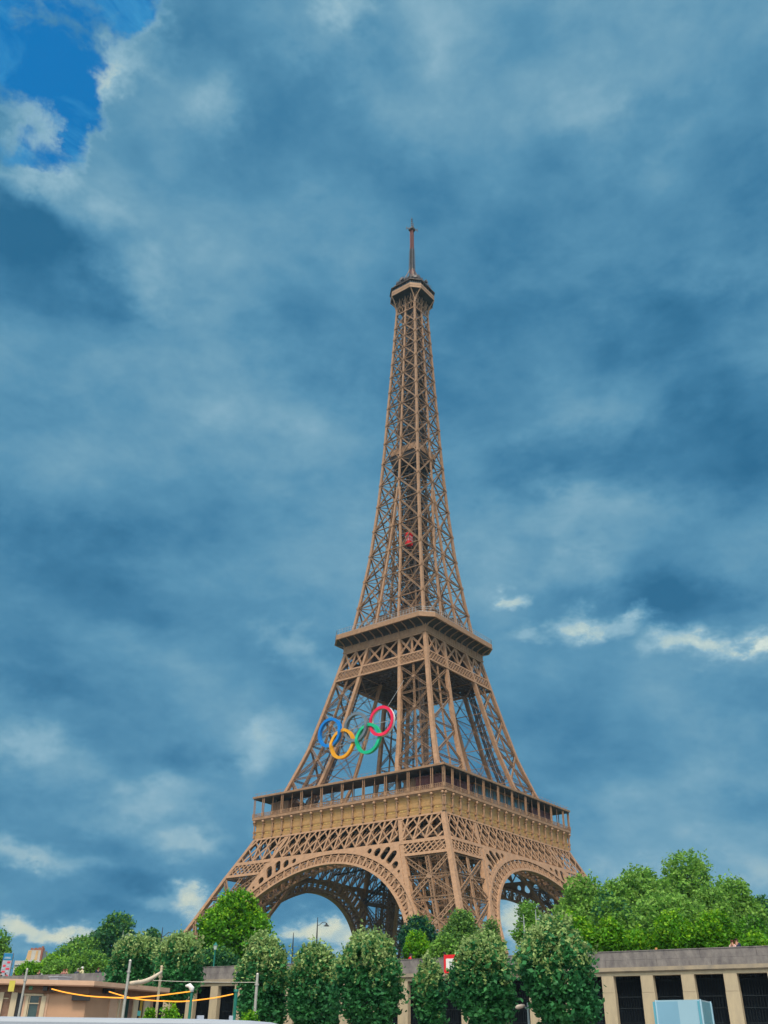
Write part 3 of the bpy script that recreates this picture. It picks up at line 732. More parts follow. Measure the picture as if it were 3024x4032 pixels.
# --- third platform
t3 = MB()
for k in range(4):
    rot = Matrix.Rotation(k*math.pi/2, 3, 'Z'); q = lambda x, y, z: rot @ Vector((x, y, z))
    t3.beam(q(-5.1, -5.15, 268.6), q(5.1, -5.15, 268.6), .35, .3, (0, 1, 0)); t3.beam(q(-5.0, -5.05, 272.4), q(5.0, -5.05, 272.4), .3, .3, (0, 1, 0))
    for i in range(7):
        x = -4.5+i*1.5; t3.beam(q(x-.7, -5.1, 268.6), q(x+.7, -5.1, 272.4), .14, .12, q(0, 1, 0)); t3.beam(q(x+.7, -5.1, 268.6), q(x-.7, -5.1, 272.4), .14, .12, q(0, 1, 0))
        if i % 2 == 1: t3.beam(q(x, -5.0, 272.4), q(x, -5.3, 277.2), .4, .3, q(0, 1, 0))
        t3.beam(q(x, -4.9, 272.4), q(x+1.5, -5.1, 276.8), .14, .14); t3.beam(q(x+1.5, -4.9, 272.4), q(x, -5.1, 276.8), .14, .14)
    for tx in (-1, 1):                 # flaring corner brackets
        pr = None
        for j in range(7):
            f = j/6; p = Vector((5.0+.15*f, -5.0, 271.5+6.0*f))+Vector((-.2*f*tx*0, 0, 0))
            if tx > 0: p = Vector((4.95-.2*f+.2*f**2, -5.0-3.1*f**1.9, 271.5+6.1*f))
            else: p = Vector((5.0+3.1*f**1.9, -4.95+.2*f-.2*f**2, 271.5+6.1*f))
            p = rot @ p
            if pr is not None: t3.beam(pr, p, .42, .5, q(1, -1, 0))
            pr = p
TOPT = t3.build('top_bracket_frame', IRON, TOWER)
CH3 = 3.35
o8 = lambda k, z: ringpts(k, z, k*.41)
d3 = MB(); d3.loft([o8(8.15, 277.5), o8(8.3, 277.6), o8(8.3, 278.5), o8(8.22, 278.55), o8(8.22, 278.8), o8(8.3, 278.85), o8(8.3, 280.1), o8(8.1, 280.15)], cap=False)
TP = d3.build('top_platform', IRON, TOWER)
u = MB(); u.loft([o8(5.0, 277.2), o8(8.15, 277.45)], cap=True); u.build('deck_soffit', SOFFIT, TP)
w3 = MB(); w3.loft([o8(7.9, 280.1), o8(7.9, 281.9)], cap=False); w3.build('window_band', GLASSD, TP)
fr = MB(); P8 = o8(8.1, 280.1)
for i in range(8):
    for j in range(5): p = P8[i].lerp(P8[(i+1) % 8], j/5); fr.beam(p, p+Vector((0, 0, 1.8)), .14, .14)
fr.loft([o8(8.6, 281.8), o8(8.6, 282.2), o8(7.2, 282.9), o8(6.6, 283.0)], cap=True)
fr.loft([o8(6.0, 283), o8(6.0, 285.6), o8(6.5, 285.8), o8(6.5, 286.1), o8(5.4, 286.4)], cap=True)
fr.build('upper_gallery', IRON_SHADE, TP)
cg = MB(); P8 = o8(7.0, 283)
for i in range(8):
    a_, b_ = P8[i], P8[(i+1) % 8]
    for j in range(10):
        p = a_.lerp(b_, j/10); tp = Vector((p.x*.9, p.y*.9, 287.0+rnd.uniform(-.5, .8))); cg.beam(p, tp, .11, .11)
    for z in (284.2, 285.4, 286.6): f = 1-.1*(z-283)/4; cg.beam(Vector((a_.x*f, a_.y*f, z)), Vector((b_.x*f, b_.y*f, z)), .08, .08, (0, 0, 1))
for i in range(130):
    t = rnd.uniform(0, 6.283); r = rnd.uniform(3, 8.4); z = 283+(8.2-r)*1.3; ln = rnd.uniform(.8, 3.0)
    p = Vector((r*math.cos(t), r*math.sin(t), z)); q_ = p+Vector((rnd.uniform(-.7, .7), rnd.uniform(-.7, .7), ln)); cg.beam(p, q_, .13, .13)
    cg.beam(q_-Vector((.4, 0, .3)), q_+Vector((.4, 0, -.3)), .06, .06, (0, 0, 1))
for t in np.arange(0, 6.28, math.pi/4):
    cg.tube([(6.6*math.cos(t), 6.6*math.sin(t), 285.2), (8.0*math.cos(t), 8.0*math.sin(t), 285.4)], [.7, .9], 8)
cg.build('antenna_array', ANT, TP)
cm_ = MB()
cm_.loft([o8(3.9, 286.2), o8(3.9, 288.2), o8(3.3, 289.8), o8(2.4, 291)], cap=True)
for k in range(4):
    rot = Matrix.Rotation(k*math.pi/2+math.pi/4, 3, 'Z'); pr = None
    for j in range(9):
        f = math.pi*j/8; p = rot @ Vector((1.9*math.cos(f), -4.0, 287+2.1*math.sin(f)))
        if pr is not None: cm_.beam(pr, p, .35, .5, rot @ Vector((0, 1, 0)))
        pr = p
    pr = None
    for j in range(6):
        f = j/5; p = rot @ Vector((0, -3.6*(1-f)**1.2-.9, 289+8.5*f)); 
        if pr is not None: cm_.beam(pr, p, .3, .3, rot @ Vector((1, 0, 0)))
        pr = p
cm_.build('campanile', IRON2, TP)
u = MB(); u.tube([(0.9, -.9, 291), (0.9, -.9, 294.6), (.8, -.8, 295.4)], [1.35, 1.35, .7], 14); u.build('beacon_drum', mat('beacon_red', (.10, .035, .035), .5, .3, 1), TP)
ms = MB()
for sx in (-1, 1):
    for sy in (-1, 1): ms.beam((sx*.9, sy*.9, 290), (sx*.62, sy*.62, 309.5), .22, .22)
for z in np.arange(290, 309.5, .95):
    w = .9-.28*(z-290)/19.5
    for k in range(4):
        rot = Matrix.Rotation(k*math.pi/2, 3, 'Z'); q = lambda x, y, z: rot @ Vector((x, y, z))
        ms.beam(q(-w, -w, z), q(w, -w, z), .12, .12, (0, 0, 1)); ms.beam(q(-w, -w, z), q(w, -w, z+.95), .1, .1, q(0, 1, 0))
    if z > 296: 
        k = int(z*7) % 4; rot = Matrix.Rotation(k*math.pi/2, 3, 'Z')
        for kk in range(4):
            rot = Matrix.Rotation(kk*math.pi/2, 3, 'Z'); a_ = rot @ Vector((0, -w, z)); b_ = rot @ Vector((0, -w-1.0, z)); ms.beam(a_, b_, .09, .09, (0, 0, 1)); ms.beam(b_-Vector((0, 0, .4)), b_+Vector((0, 0, .4)), .09, .09)
ms.loft([[Vector((.5*sx, .5*sy, z)) for sx, sy in ((-1, -1), (1, -1), (1, 1), (-1, 1))] for z in (290, 309)])
MAST = ms.build('mast', ANT, TOWER)
m2 = MB()
m2.loft([[Vector((.36*sx, .36*sy, z)) for sx, sy in ((-1, -1), (1, -1), (1, 1), (-1, 1))] for z in (309, 322)])
for z in np.arange(309.4, 322, .8):
    m2.box(-.62, -.62, z, .62, .62, z+.18)
for sx in (-1, 1):
    for sy in (-1, 1): m2.beam((sx*.58, sy*.58, 309), (sx*.58, sy*.58, 322), .16, .16)
m2.build('mast_section', MASTR, MAST)
m3 = MB(); m3.loft([o8(1.25, 321.6), o8(1.4, 321.9), o8(1.4, 322.5), o8(.7, 323.2)])
for ang in (-38, 52):
    d = Vector((math.cos(R(ang)), math.sin(R(ang)), 0))
    m3.beam(-d*2.6+Vector((0, 0, 322.3)), d*2.6+Vector((0, 0, 322.3)), .2, .2, (0, 0, 1)); m3.beam(-d*2.6+Vector((0, 0, 322.9)), d*2.6+Vector((0, 0, 322.9)), .12, .12, (0, 0, 1))
    for s_ in (-1, 1): m3.beam(d*2.6*s_+Vector((0, 0, 321.4)), d*2.6*s_+Vector((0, 0, 323.6)), .16, .16)
m3.tube([(0, 0, 323), (0, 0, 326), (0, 0, 330.2)], [.32, .22, .1], 8)
for z in (324.5, 326, 327.5, 328.8): m3.box(-.35, -.35, z, .35, .35, z+.25)
m3.build('antenna_tip', ANT, MAST)

# ================================================================== lift car and ring emblem
RED = mat('lift_red', (.75, .02, .03), .4, .15, 2)
lq = hit(1610, 2147, (0, 1, 0), -6.4)
LC = empty('lift_car', tuple(lq), label='bright red lift car halfway up inside the tower spire', cat='lift car')
b = MB(); b.loft([[Vector((x*1.0, y*1.0, z)) for x, y in ((-1, -1), (1, -1), (1, 1), (-1, 1))] for z in (0, .5, 3.6, 4.0)]); b.box(-1.12, -1.12, 4.0, 1.12, 1.12, 4.35); b.box(-.75, -.75, 4.35, .75, .75, 5.0)
b.build('cabin', RED, LC)
wn = MB()
for k in range(4):
    rot = Matrix.Rotation(k*math.pi/2, 3, 'Z'); q = lambda x, y, z: rot @ Vector((x, y, z))
    for x in (-.85, .15): 
        for z in (1.5, 2.6): wn.hexa([q(x, -1.04, z), q(x+.7, -1.04, z), q(x+.7, -.98, z), q(x, -.98, z)], [q(x, -1.04, z+.8), q(x+.7, -1.04, z+.8), q(x+.7, -.98, z+.8), q(x, -.98, z+.8)])
wn.build('cabin_window', mat('lift_window', (.45, .32, .36), .2, .2, 3), LC)
# lift must be seen through the lattice: it rides on the outside of the shaft
EM = empty('ring_emblem', (0, -32, 78), label='five interlaced coloured rings hung between the tower platforms', cat='emblem')
RM = [('blue', (.008, .20, .66)), ('grey', (.15, .19, .24)), ('red', (.80, .015, .075)), ('yellow', (.80, .36, .01)), ('green', (.01, .47, .24))]
RM = {k: mat('ring_'+k, c, .35, .08, .5, coat=.2) for k, c in RM}
RIMW = mat('ring_rim_white', (.72, .72, .72), .5, .1, 1)
RC = []
for px, py in ((245, 886), (415, 850), (583, 811), (325, 960), (495, 925)):
    p = hit(1150+px/1.659, 2350+py/1.659, (0, 1, 0), -32); RC.append((p.x, p.z-78))
def torus_face(mb, cx, cz, r0, r1, y0, y1, y_w=None, n=56):
    for i in range(n):
        t0, t1 = 2*math.pi*i/n, 2*math.pi*(i+1)/n
        P = lambda r, t, y: Vector((cx+r*math.cos(t), y+(y_w(t) if y_w else 0), cz+r*math.sin(t)))
        mb.hexa([P(r0, t0, y0), P(r1, t0, y0), P(r1, t0, y1), P(r0, t0, y1)], [P(r0, t1, y0), P(r1, t1, y0), P(r1, t1, y1), P(r0, t1, y1)])
def cross_ang(i, j):
    (ax, az), (bx, bz) = RC[i], RC[j]; d = math.hypot(bx-ax, bz-az); al = math.acos(min(1, d/2/4.25)); ba = math.atan2(bz-az, bx-ax)
    return ba+al, ba-al
over = {0: [], 1: [], 2: [], 3: [], 4: []}   # where each ring passes in front / behind: (angle, sign)
for i, j in ((0, 3), (1, 3), (1, 4), (2, 4)):
    a1, a2 = cross_ang(i, j); b1, b2 = cross_ang(j, i)
    over[i] += [(a1, 1), (a2, -1)]; over[j] += [(b2, -1), (b1, 1)]
for i, nme in enumerate(('blue', 'grey', 'red', 'yellow', 'green')):
    def yw(t, i=i):
        s_ = 0
        for a_, sg in over[i]:
            d = (t-a_+math.pi) % (2*math.pi)-math.pi; s_ += -sg*.32*math.exp(-(d/.3)**2)
        return s_
    m_ = MB(); torus_face(m_, *RC[i], 3.72, 4.62, -.28, 0, yw); rg = m_.build('ring', RM[nme], EM); rg['label'] = nme+' ring'
    m_ = MB(); torus_face(m_, *RC[i], 3.76, 4.58, .0, .8, yw); m_.build('ring_rim', RIMW if nme == 'red' else RM[nme], rg)
m_ = MB()
for k, (cx, cz) in enumerate(RC):
    for t in (-.5, .5): m_.beam((cx+t*3, 1.1, cz-4.2), (cx+t*3, 1.1, cz+4.2), .1, .1)
m_.beam((RC[0][0]-3, 1.2, RC[0][1]), (RC[2][0]+4, 1.2, RC[2][1]), .16, .16, (0, 0, 1)); m_.beam((RC[0][0]-3, 1.2, RC[3][1]), (RC[2][0]+4, 1.2, RC[4][1]), .16, .16, (0, 0, 1))
m_.beam((RC[2][0]+1, 1.2, RC[2][1]+4), (12.4, 9.5, 18), .09, .09); m_.beam((RC[0][0]-1, 1.2, RC[0][1]+3), (-13.5, 8.0, 14), .09, .09)
m_.build('mounting_frame', STEEL, EM)

# ================================================================== quay, wall, ground
WA = R(4.9); WN = (-math.sin(WA), math.cos(WA), 0.0); WP0 = Vector((157.9, -184.3, 0)); WC_ = WP0.x*WN[0]+WP0.y*WN[1]
WY = -186.0; WT = 2.456
WR = lambda u, v, z: (WP0.x+u*math.cos(WA)-v*math.sin(WA), WP0.y+u*math.sin(WA)+v*math.cos(WA), z)
def wplane(px, py, off=0.0): return hit(px, py, WN, WC_+off)
ASPH = mat('asphalt', (.05, .05, .052), .9, .2, .4); PAV = mat('paving', (.22, .20, .18), .9, .2, .6)
def sheet(name, pts, m):
    b = MB(); b.q(pts); return tag(b.build(name, m), kind='structure')
sheet('ground', [WR(-3000, 9, 0)[:2]+(0,), WR(3000, 9, 0)[:2]+(0,), (3000, 3000, 0), (-3000, 3000, 0)], mat('earth', (.10, .12, .05), .95, .3, .1))
b = MB(); b.q([WR(-300, .3, 1.45), WR(300, .3, 1.45), WR(300, 8, 1.45), WR(-300, 8, 1.45)]); b.q([WR(-300, 8, 1.45), WR(300, 8, 1.45), WR(300, 14, .006), WR(-300, 14, .006)]); tag(b.build('promenade', PAV), kind='structure')
sheet('road', [WR(-300, 14.2, .012), WR(300, 14.2, .012), WR(300, 30, .012), WR(-300, 30, .012)], ASPH)
sheet('lower_quay', [(-900, -228, -4.6), (900, -228, -4.6), (900, -150, -4.6), (-900, -150, -4.6)], PAV)
b = MB(); b.box(-900, -228.6, -9, 900, -228, -4.5); tag(b.build('quay_kerb', STONEM), kind='structure')
sheet('river', [(-3000, -3000, -7), (3000, -3000, -7), (3000, -226, -7), (-3000, -226, -7)], mat('river_water', (.02, .05, .05), .08, .2, .3, spec=.6))
WO = WP0+Vector((math.cos(WA), math.sin(WA), 0))*-18
WALL = empty('quay_wall', tuple(WO), rz=WA, label='long stone quay wall with square pillars, dark grilles and stained parapet', cat='wall')
def wx(px, py): return wplane(px, py)
def wu(p): return (p.x-WO.x)*math.cos(WA)+(p.y-WO.y)*math.sin(WA)
b = MB()
SPL = wu(wx(700, 3812))
XL, XR = -190.0, 60.0
def wbox(mb, x0, x1, y0, y1, z0, z1): mb.box(x0, y0, z0, x1, y1, z1)
x = SPL
while x < XR:
    wbox(b, x, min(XR, x+3.2)-.015, 0, .5, 2.0, WT); wbox(b, x+.6, min(XR, x+3.8)-.015, -.05, .5, 1.6, 1.99); x += 3.2
wbox(b, SPL, SPL+.6, -.05, .5, 1.6, 1.99)
x = SPL-.02
while x > XL: wbox(b, x-3.185, x, 0.02, .5, 1.6, WT-.10); x -= 3.2
wbox(b, SPL-.02, XR, -.03, .55, WT, WT+.045)
b.build('parapet', STONED, WALL)
b = MB(); wbox(b, XL, XR, -.17, .6, 1.38, 1.59); wbox(b, XL, XR, -.10, .6, 1.325, 1.38); b.build('cornice', STONEM, WALL)
b = MB(); wbox(b, XL, XR, -.02, .6, 1.137, 1.322); b.build('lintel', STONE, WALL)
# pillars at the spacing of the photo
pw = []
for a_, c_ in ((65, 220), (570, 735), (1100, 1265)):
    pw.append((wu(wx(2500+a_/3.166, 3835)), wu(wx(2500+c_/3.166, 3834))))
SP_ = (pw[2][0]-pw[0][0])/2; PWID = sum(q[1]-q[0] for q in pw)/3
jx = [pw[0][0]+k*SP_ for k in range(-60, 12)]
b = MB(); wbox(b, -PWID/2, PWID/2, -.03, .36, .245, 1.137); wbox(b, -PWID/2-.012, PWID/2+.012, -.03, .36, -4.6, .235)
p0 = b.build('pillar', STONE, WALL); first = True
for x in jx:
    if x < -62 or x > 34: continue
    c = p0 if first else p0.copy()
    if not first: COL.objects.link(c); c.parent = WALL
    c.location = (x+PWID/2, 0, 0); first = False
g = MB()
gx = 0
bar = MB()
W_ = SP_-PWID
for x in np.arange(.12, W_, .165): bar.box(x-.014, .5, -4.6, x+.014, .53, 1.13)
for z in (-4.2, -2.9, -2.1, -1.35, -.6, .0, .85): bar.box(.0, .47, z, W_, .5, z+.05)
b0 = bar.build('grille', GRILLE, WALL); first = True
for x in jx:
    if x < -62 or x > 34: continue
    c = b0 if first else b0.copy()
    if not first: COL.objects.link(c); c.parent = WALL
    c.location = (x+PWID, 0, 0); first = False
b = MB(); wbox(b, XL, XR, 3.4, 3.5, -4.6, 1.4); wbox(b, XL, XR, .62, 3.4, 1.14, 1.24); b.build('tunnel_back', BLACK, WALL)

# ------------------------------------------------------------------ trees
def leafmat(name, dark, light, trans=.42, scale=.9):
    return mat(name, light, .55, .2, scale, col2=dark, trans=trans, island=.35, spec=.25)
BARK = mat('bark', (.10, .075, .055), .9, .3, 3, bump=.4)
def leaves(rs, centers, per, spread, size, up=.25, out=None):
    # per leaves gathered round every twig centre; flat rhombic leaves, lifted a little towards the sky
    c = np.repeat(centers, per, axis=0); n = len(c)
    p = c+rs.normal(0, 1, (n, 3))*np.array(spread)
    nr = rs.normal(0, 1, (n, 3)); nr[:, 2] = np.abs(nr[:, 2])+up
    if out is not None: nr += np.repeat(out, per, axis=0)*1.1
    nr /= np.linalg.norm(nr, axis=1)[:, None]
    a = np.cross(nr, rs.normal(0, 1, (n, 3))); a /= np.linalg.norm(a, axis=1)[:, None]; b = np.cross(nr, a)
    s = size*rs.uniform(.45, 1.55, (n, 1)); L = a*s; Wd = b*s*.62
    v = np.stack([p-L, p+Wd-L*.1, p+L, p-Wd-L*.1], 1).reshape(-1, 3)
    f = np.arange(4*n).reshape(n, 4)
    return v, f
def leafobj(name, v, f, m, parent):
    me = bpy.data.meshes.new(name); me.from_pydata(v.tolist(), [], f.tolist()); me.update(); me.materials.append(m)
    o = bpy.data.objects.new(name, me); COL.objects.link(o); o.parent = parent; return o
def shell(rs, blobs, n, depth=.35):
    # twig centres spread through the outer part of a cluster of rounded masses
    B = np.array(blobs); wt = (B[:, 3]*B[:, 4]+B[:, 4]*B[:, 5]+B[:, 3]*B[:, 5]); wt = wt/wt.sum()
    k = rs.choice(len(B), n, p=wt); d = rs.normal(0, 1, (n, 3)); d /= np.linalg.norm(d, axis=1)[:, None]
    r = 1-depth*rs.uniform(0, 1, (n, 1))**1.6+rs.normal(0, .05+.09*(depth > .3), (n, 1))
    p = B[k, :3]+d*B[k, 3:6]*r
    keep = np.ones(n, bool)
    for j in range(len(B)):
        q = (p-B[j, :3])/B[j, 3:6]; keep &= ~((np.linalg.norm(q, axis=1) < .62) & (k != j))
    return p[keep], d[keep]
LS, LN = .62, 2.1
def tree(name, label, cat, base, w, top, bot, mats, seed, nb=9, n=900, per=7, leaf=.3, group=None, flat=1.0, gap=.35, shape='round', trunk=True):
    # base: ground point; w: crown width; top/bot: crown heights above ground
    rs = np.random.RandomState(seed); t = empty(name, base, label=label, cat=cat, group=group)
    H = top-bot; blobs = []
    if shape != 'column': leaf *= LS; n = int(n*LN); nb = int(nb*2.0)
    for i in range(nb):
        u = (i+.5)/nb; zz = bot+H*(.16+.70*u)
        if shape == 'round': prof = math.sin(math.pi*min(1, .22+.72*u))**.7
        elif shape == 'column': prof = 1.0 if u < .72 else math.sqrt(max(.1, 1-((u-.72)/.38)**2))
        else: prof = 1-.72*u
        if shape == 'column': zz = bot+H*(.14+.66*u)
        else: zz = bot+H*(.12+.68*u+rs.uniform(-.05, .05))
        ang = i*2.4+rs.uniform(-.5, .5); rr = w/2*prof*(.50 if shape != 'column' else .34)*rs.uniform(.75, 1.15)
        br = w/2*prof*(rs.uniform(.46, .66) if shape == 'column' else rs.uniform(.26, .50))
        blobs.append((math.cos(ang)*rr, math.sin(ang)*rr, zz, br, br, min(br*.85*flat, H*.28)))
    if gap < .5: blobs.append((0, 0, bot+H*.45, w*.33, w*.33, H*.36))
    blobs.append((rs.uniform(-.06, .06)*w, 0, top-H*.2, w*.24, w*.24, H*.2))
    p, d = shell(rs, blobs, n, gap)
    p = p[(p[:, 2] > bot-.05*H)]; d = d[:len(p)]
    v, f = leaves(rs, p, per, (leaf*1.5, leaf*1.5, leaf*1.0), leaf)
    crown = leafobj('crown', v, f, mats[0], t)
    if len(mats) > 1:                   # paler young leaves or flower bracts, thickest at the top of the crown
        lin_ = len(mats) > 3
        q, dq = shell(rs, blobs, int(n*(1.5 if lin_ else .55)), .12)
        keep = ((q[:, 2]-bot)/H+rs.normal(0, .15 if lin_ else .22, len(q)) > mats[2]) & (dq[:, 2] > -.35)
        q, dq = q[keep], dq[keep]; q = q+dq*(leaf*.5+rs.exponential(.08 if lin_ else leaf*.6, (len(q), 1)))
        if lin_: q = q+np.array([0, 0, .10])
        v, f = leaves(rs, q, 8 if lin_ else per, (leaf*.45, leaf*.45, leaf*1.3) if lin_ else (leaf*.6, leaf*.6, leaf*1.1), leaf*.75, up=.1)
        leafobj('bracts' if mats[3:] else 'young_leaves', v, f, mats[1], crown)
    if trunk:
        b = MB(); r0 = max(.09, w*.035)
        b.tube([(0, 0, -.1), (.02*w, 0, bot*.6), (0, .01*w, bot+H*.35), (.01*w, 0, bot+H*.75)], [r0*1.3, r0, r0*.7, r0*.25], 9)
        tr = b.build('trunk', BARK, t, smooth=True); b = MB()
        for bl in blobs[:-2]:
            c = Vector(bl[:3]); s0 = Vector((0, 0, max(bot*.75, c.z-H*.25))); mid = s0.lerp(c, .55)+Vector((0, 0, -.03*H))
            b.tube([s0, mid, c], [r0*.5, r0*.32, r0*.12], 6)
        b.build('limbs', BARK, tr, smooth=True)
    return t
LIN = leafmat('linden_leaf', (.012, .105, .045), (.07, .29, .085)); BRA = leafmat('linden_bract', (.22, .38, .11), (.42, .52, .22), .4)
BRIGHT = leafmat('bright_leaf', (.035, .16, .012), (.16, .43, .02)); BRY = leafmat('bright_young', (.14, .36, .012), (.32, .56, .02))
MID = leafmat('plane_leaf', (.09, .25, .035), (.27, .50, .085)); MIDY = leafmat('plane_young', (.15, .34, .05), (.30, .50, .10))
DARK = leafmat('dark_leaf', (.015, .095, .045), (.06, .21, .07)); CED = leafmat('cedar_needles', (.010, .075, .045), (.03, .15, .085))
WIL = leafmat('willow_leaf', (.05, .16, .035), (.15, .30, .07)); SHY = leafmat('shrub_young', (.15, .36, .01), (.33, .58, .02))
def plant(name, label, cat, cx, ytop, ybot, wpx, y, gz, mats, seed, **k):
    # px extents at depth plane y -> a crown standing on the ground at gz
    wpx = wpx*(1.0 if name == 'linden_tree' else 1.25 if name == 'park_tree' and cx > 2150 else 1.05)
    c = hit(cx, (ytop+ybot)/2, (0, 1, 0), y); base = Vector((c.x, y, gz))
    d = math.hypot(c.x-CAM[0], y-CAM[1]); sc = FPX*math.cos(PIT)/d*1.0
    top = hit(cx, ytop, (0, 1, 0), y).z-gz; bot = max(.3, hit(cx, ybot, (0, 1, 0), y).z-gz)
    dep = (np.array(c)-CAM)@Fv; w = wpx*dep/FPX
    return tree(name, label, cat, base, w, top, bot, mats, seed, **k)
QZ = -4.6
L_ = 'clipped lindens on the lower quay'
lind = [
 (525, 3705, 3905, 205, -194.0, 11, 'clipped linden with pale bracts half hidden behind the tan kiosk roof'),
 (700, 3688, 3930, 215, -194.5, 12, 'broad clipped linden behind the rolled white awning and glowing ropes'),
 (1035, 3690, 4060, 222, -195, 13, 'clipped linden behind the bare pole, right of the exposed wall bay'),
 (1228, 3726, 4060, 226, -194, 14, 'darker clipped linden under the hanging street lamp seen through the arch'),
 (1450, 3680, 4060, 292, -195, 15, 'largest clipped linden in front of the dark far leg, left of the red topped wall'),
 (1692, 3792, 4070, 132, -193, 16, 'small narrow linden standing against the pale wall pillar below the parapet'),
 (1902, 3698, 4060, 280, -195, 17, 'clipped linden partly covering the red bordered sign'),
 (2190, 3622, 4050, 312, -196.5, 18, 'tallest clipped linden, flowering thickly, beside the white quay lamp'),
]
for cx, yt, yb, wp, y, sd, lab in lind:
    plant('linden_tree', lab, 'tree', cx, yt, yb, wp, y, QZ, (LIN, BRA, .66, 1), sd, nb=12, n=2600 if wp > 180 else 1200, per=7, leaf=.125, shape='column', gap=.25, group=L_)
G0 = 0.0
def bt(*a, **k): return plant('park_tree', a[0], 'tree', *a[1:], **k)
bt('round bright green tree in front of the tower left leg', 915, 3512, 3790, 300, -168, G0, (BRIGHT, BRY, .5), 21, nb=12, n=1500, per=8, leaf=.26)
bt('dark green bushy tree behind the lindens at left, below a pale cloud', 450, 3602, 3800, 210, -120, G0, (DARK, MID, .7), 22, n=1000, leaf=.42)
bt('mid green tree sloping down beside the far rooftop', 330, 3690, 3850, 230, -125, G0, (MID, DARK, .6), 23, n=1000, leaf=.4)
bt('small dark tree under the left arm lamp', 592, 3665, 3790, 110, -125, G0, (DARK, MID, .6), 24, n=600, leaf=.35)
bt('green tree cut by the left edge of the picture behind the advertising column', -25, 3668, 3850, 170, -140, G0, (MID, WIL, .6), 25, n=800, leaf=.35)
bt('low tree with yellow green leaves between the rooftop and people', 210, 3765, 3870, 150, -160, G0, (MID, BRY, .6), 26, n=600, leaf=.28)
bt('dark blue green cedar in front of the near tower leg', 1645, 3612, 3760, 165, -130, G0, (CED, MID, .85), 27, n=900, leaf=.28, flat=.6)
bt('feathery pale willow in front of the near tower leg', 1815, 3585, 3790, 175, -140, G0, (WIL, MIDY, .5), 28, n=900, leaf=.24, gap=.6)
bt('thin leafed airy tree at the foot of the right hand arch edge', 1935, 3620, 3790, 110, -135, G0, (WIL, MIDY, .6), 29, n=330, leaf=.22, gap=.7)
bt('small yellow green tree behind the parapet and the red shirt', 1640, 3672, 3790, 110, -160, G0, (BRIGHT, SHY, .45), 30, n=600, leaf=.2)
bt('thin tree with sky showing through under the right arch', 2085, 3552, 3760, 150, -150, G0, (MID, WIL, .5), 31, n=420, leaf=.24, gap=.7)
bt('mid green tree against the right foot of the tower', 2300, 3455, 3760, 225, -120, G0, (MID, MIDY, .6), 32, nb=12, n=1300, leaf=.38)
bt('wide leafy tree left of the tallest crown at right', 2520, 3425, 3740, 230, -105, G0, (MID, MIDY, .5), 33, nb=12, n=1400, leaf=.42)
bt('tallest tree at right with open crown and dark branches', 2715, 3352, 3740, 280, -100, G0, (MID, MIDY, .45), 34, nb=13, n=1150, leaf=.42, gap=.55)
bt('leafy tree right of the tallest crown, behind the couple', 2895, 3455, 3750, 200, -105, G0, (MID, MIDY, .5), 35, nb=11, n=1000, leaf=.40, gap=.5)
bt('bluish distant tree cut by the right edge of the picture', 3010, 3535, 3760, 140, -90, G0, (DARK, MID, .6), 36, n=700, leaf=.4)
bt('dense tree filling the space under the tallest crown', 2640, 3520, 3760, 270, -125, G0, (MID, MIDY, .6), 37, nb=11, n=1200, leaf=.38)
bt('shaded tree between the tower foot and the broad right hand trees', 2420, 3530, 3760, 190, -130, G0, (MID, DARK, .6), 38, n=900, leaf=.36)
bt('young tree with pale forked trunk at the far right behind the parapet', 2965, 3615, 3755, 120, -165, 1.0, (BRIGHT, WIL, .5), 39, n=500, leaf=.22, gap=.6)
def sh(lab, *a, **k): return plant('shrub', lab, 'shrub', *a, **k)
SHG = dict(trunk=True, leaf=.2, per=7)
sh('bright yellow green shrub behind the tallest flowering linden', 2255, 3603, 3770, 190, -176, 0.2, (BRIGHT, SHY, .35), 41, n=900, **SHG)
sh('upright bright shrub left end of the hedge above the wall', 2412, 3628, 3770, 95, -175, 0.3, (BRIGHT, BRY, .5), 42, n=600, **SHG)
sh('low bright shrub with drooping leaves above the wall', 2510, 3668, 3775, 150, -174, .4, (BRIGHT, BRY, .5), 43, n=800, **SHG)
sh('large bright shrub at the middle of the hedge above the wall', 2660, 3602, 3770, 190, -174, .4, (BRIGHT, BRY, .45), 44, n=1000, **SHG)
sh('bright shrub with a dark hollow behind the couple', 2815, 3600, 3760, 180, -173, .4, (BRIGHT, SHY, .5), 45, n=1000, **SHG)
sh('low yellow green shrub at the far right behind the parapet', 2980, 3690, 3760, 150, -173, .4, (BRIGHT, BRY, .5), 46, n=500, **SHG)
sh('dim green shrub behind the man in dark clothes above the wall', 1750, 3690, 3790, 130, -168, .2, (MID, WIL, .6), 47, n=600, **SHG)
sh('yellow green low shrub behind the people at far left', 110, 3790, 3880, 130, -172, .6, (BRIGHT, SHY, .5), 48, n=500, **SHG)
sh('dark shrub behind the white capped person', 345, 3740, 3860, 190, -170, .6, (MID, DARK, .5), 49, n=800, **SHG)
sh('green shrub under the lantern on the wall', 850, 3735, 3830, 200, -174, .6, (DARK, MID, .6), 50, n=800, **SHG)
sh('pale green shrub left of the reddish clothed people', 225, 3790, 3870, 110, -176, .6, (MID, WIL, .5), 52, n=500, **SHG)
PK = 46
def near(lab, cx, yt, yb, wp, d, sd):
    c = at(cx, (yt+yb)/2, d); t = at(cx, yt, d).z; dep = (np.array(c)-CAM)@Fv
    return tree('potted_bush', lab, 'bush', Vector((c.x, c.y, QZ)), wp*dep/FPX, t-QZ, .9, (BRIGHT, SHY, .4), sd, n=500, per=7, leaf=.09, trunk=True)
near('large yellow green bush at the end of the tan kiosk', 668, 3968, 4060, 125, PK, 61)
near('small yellow green bush beside the kiosk corner column', 588, 3975, 4060, 66, PK, 62)
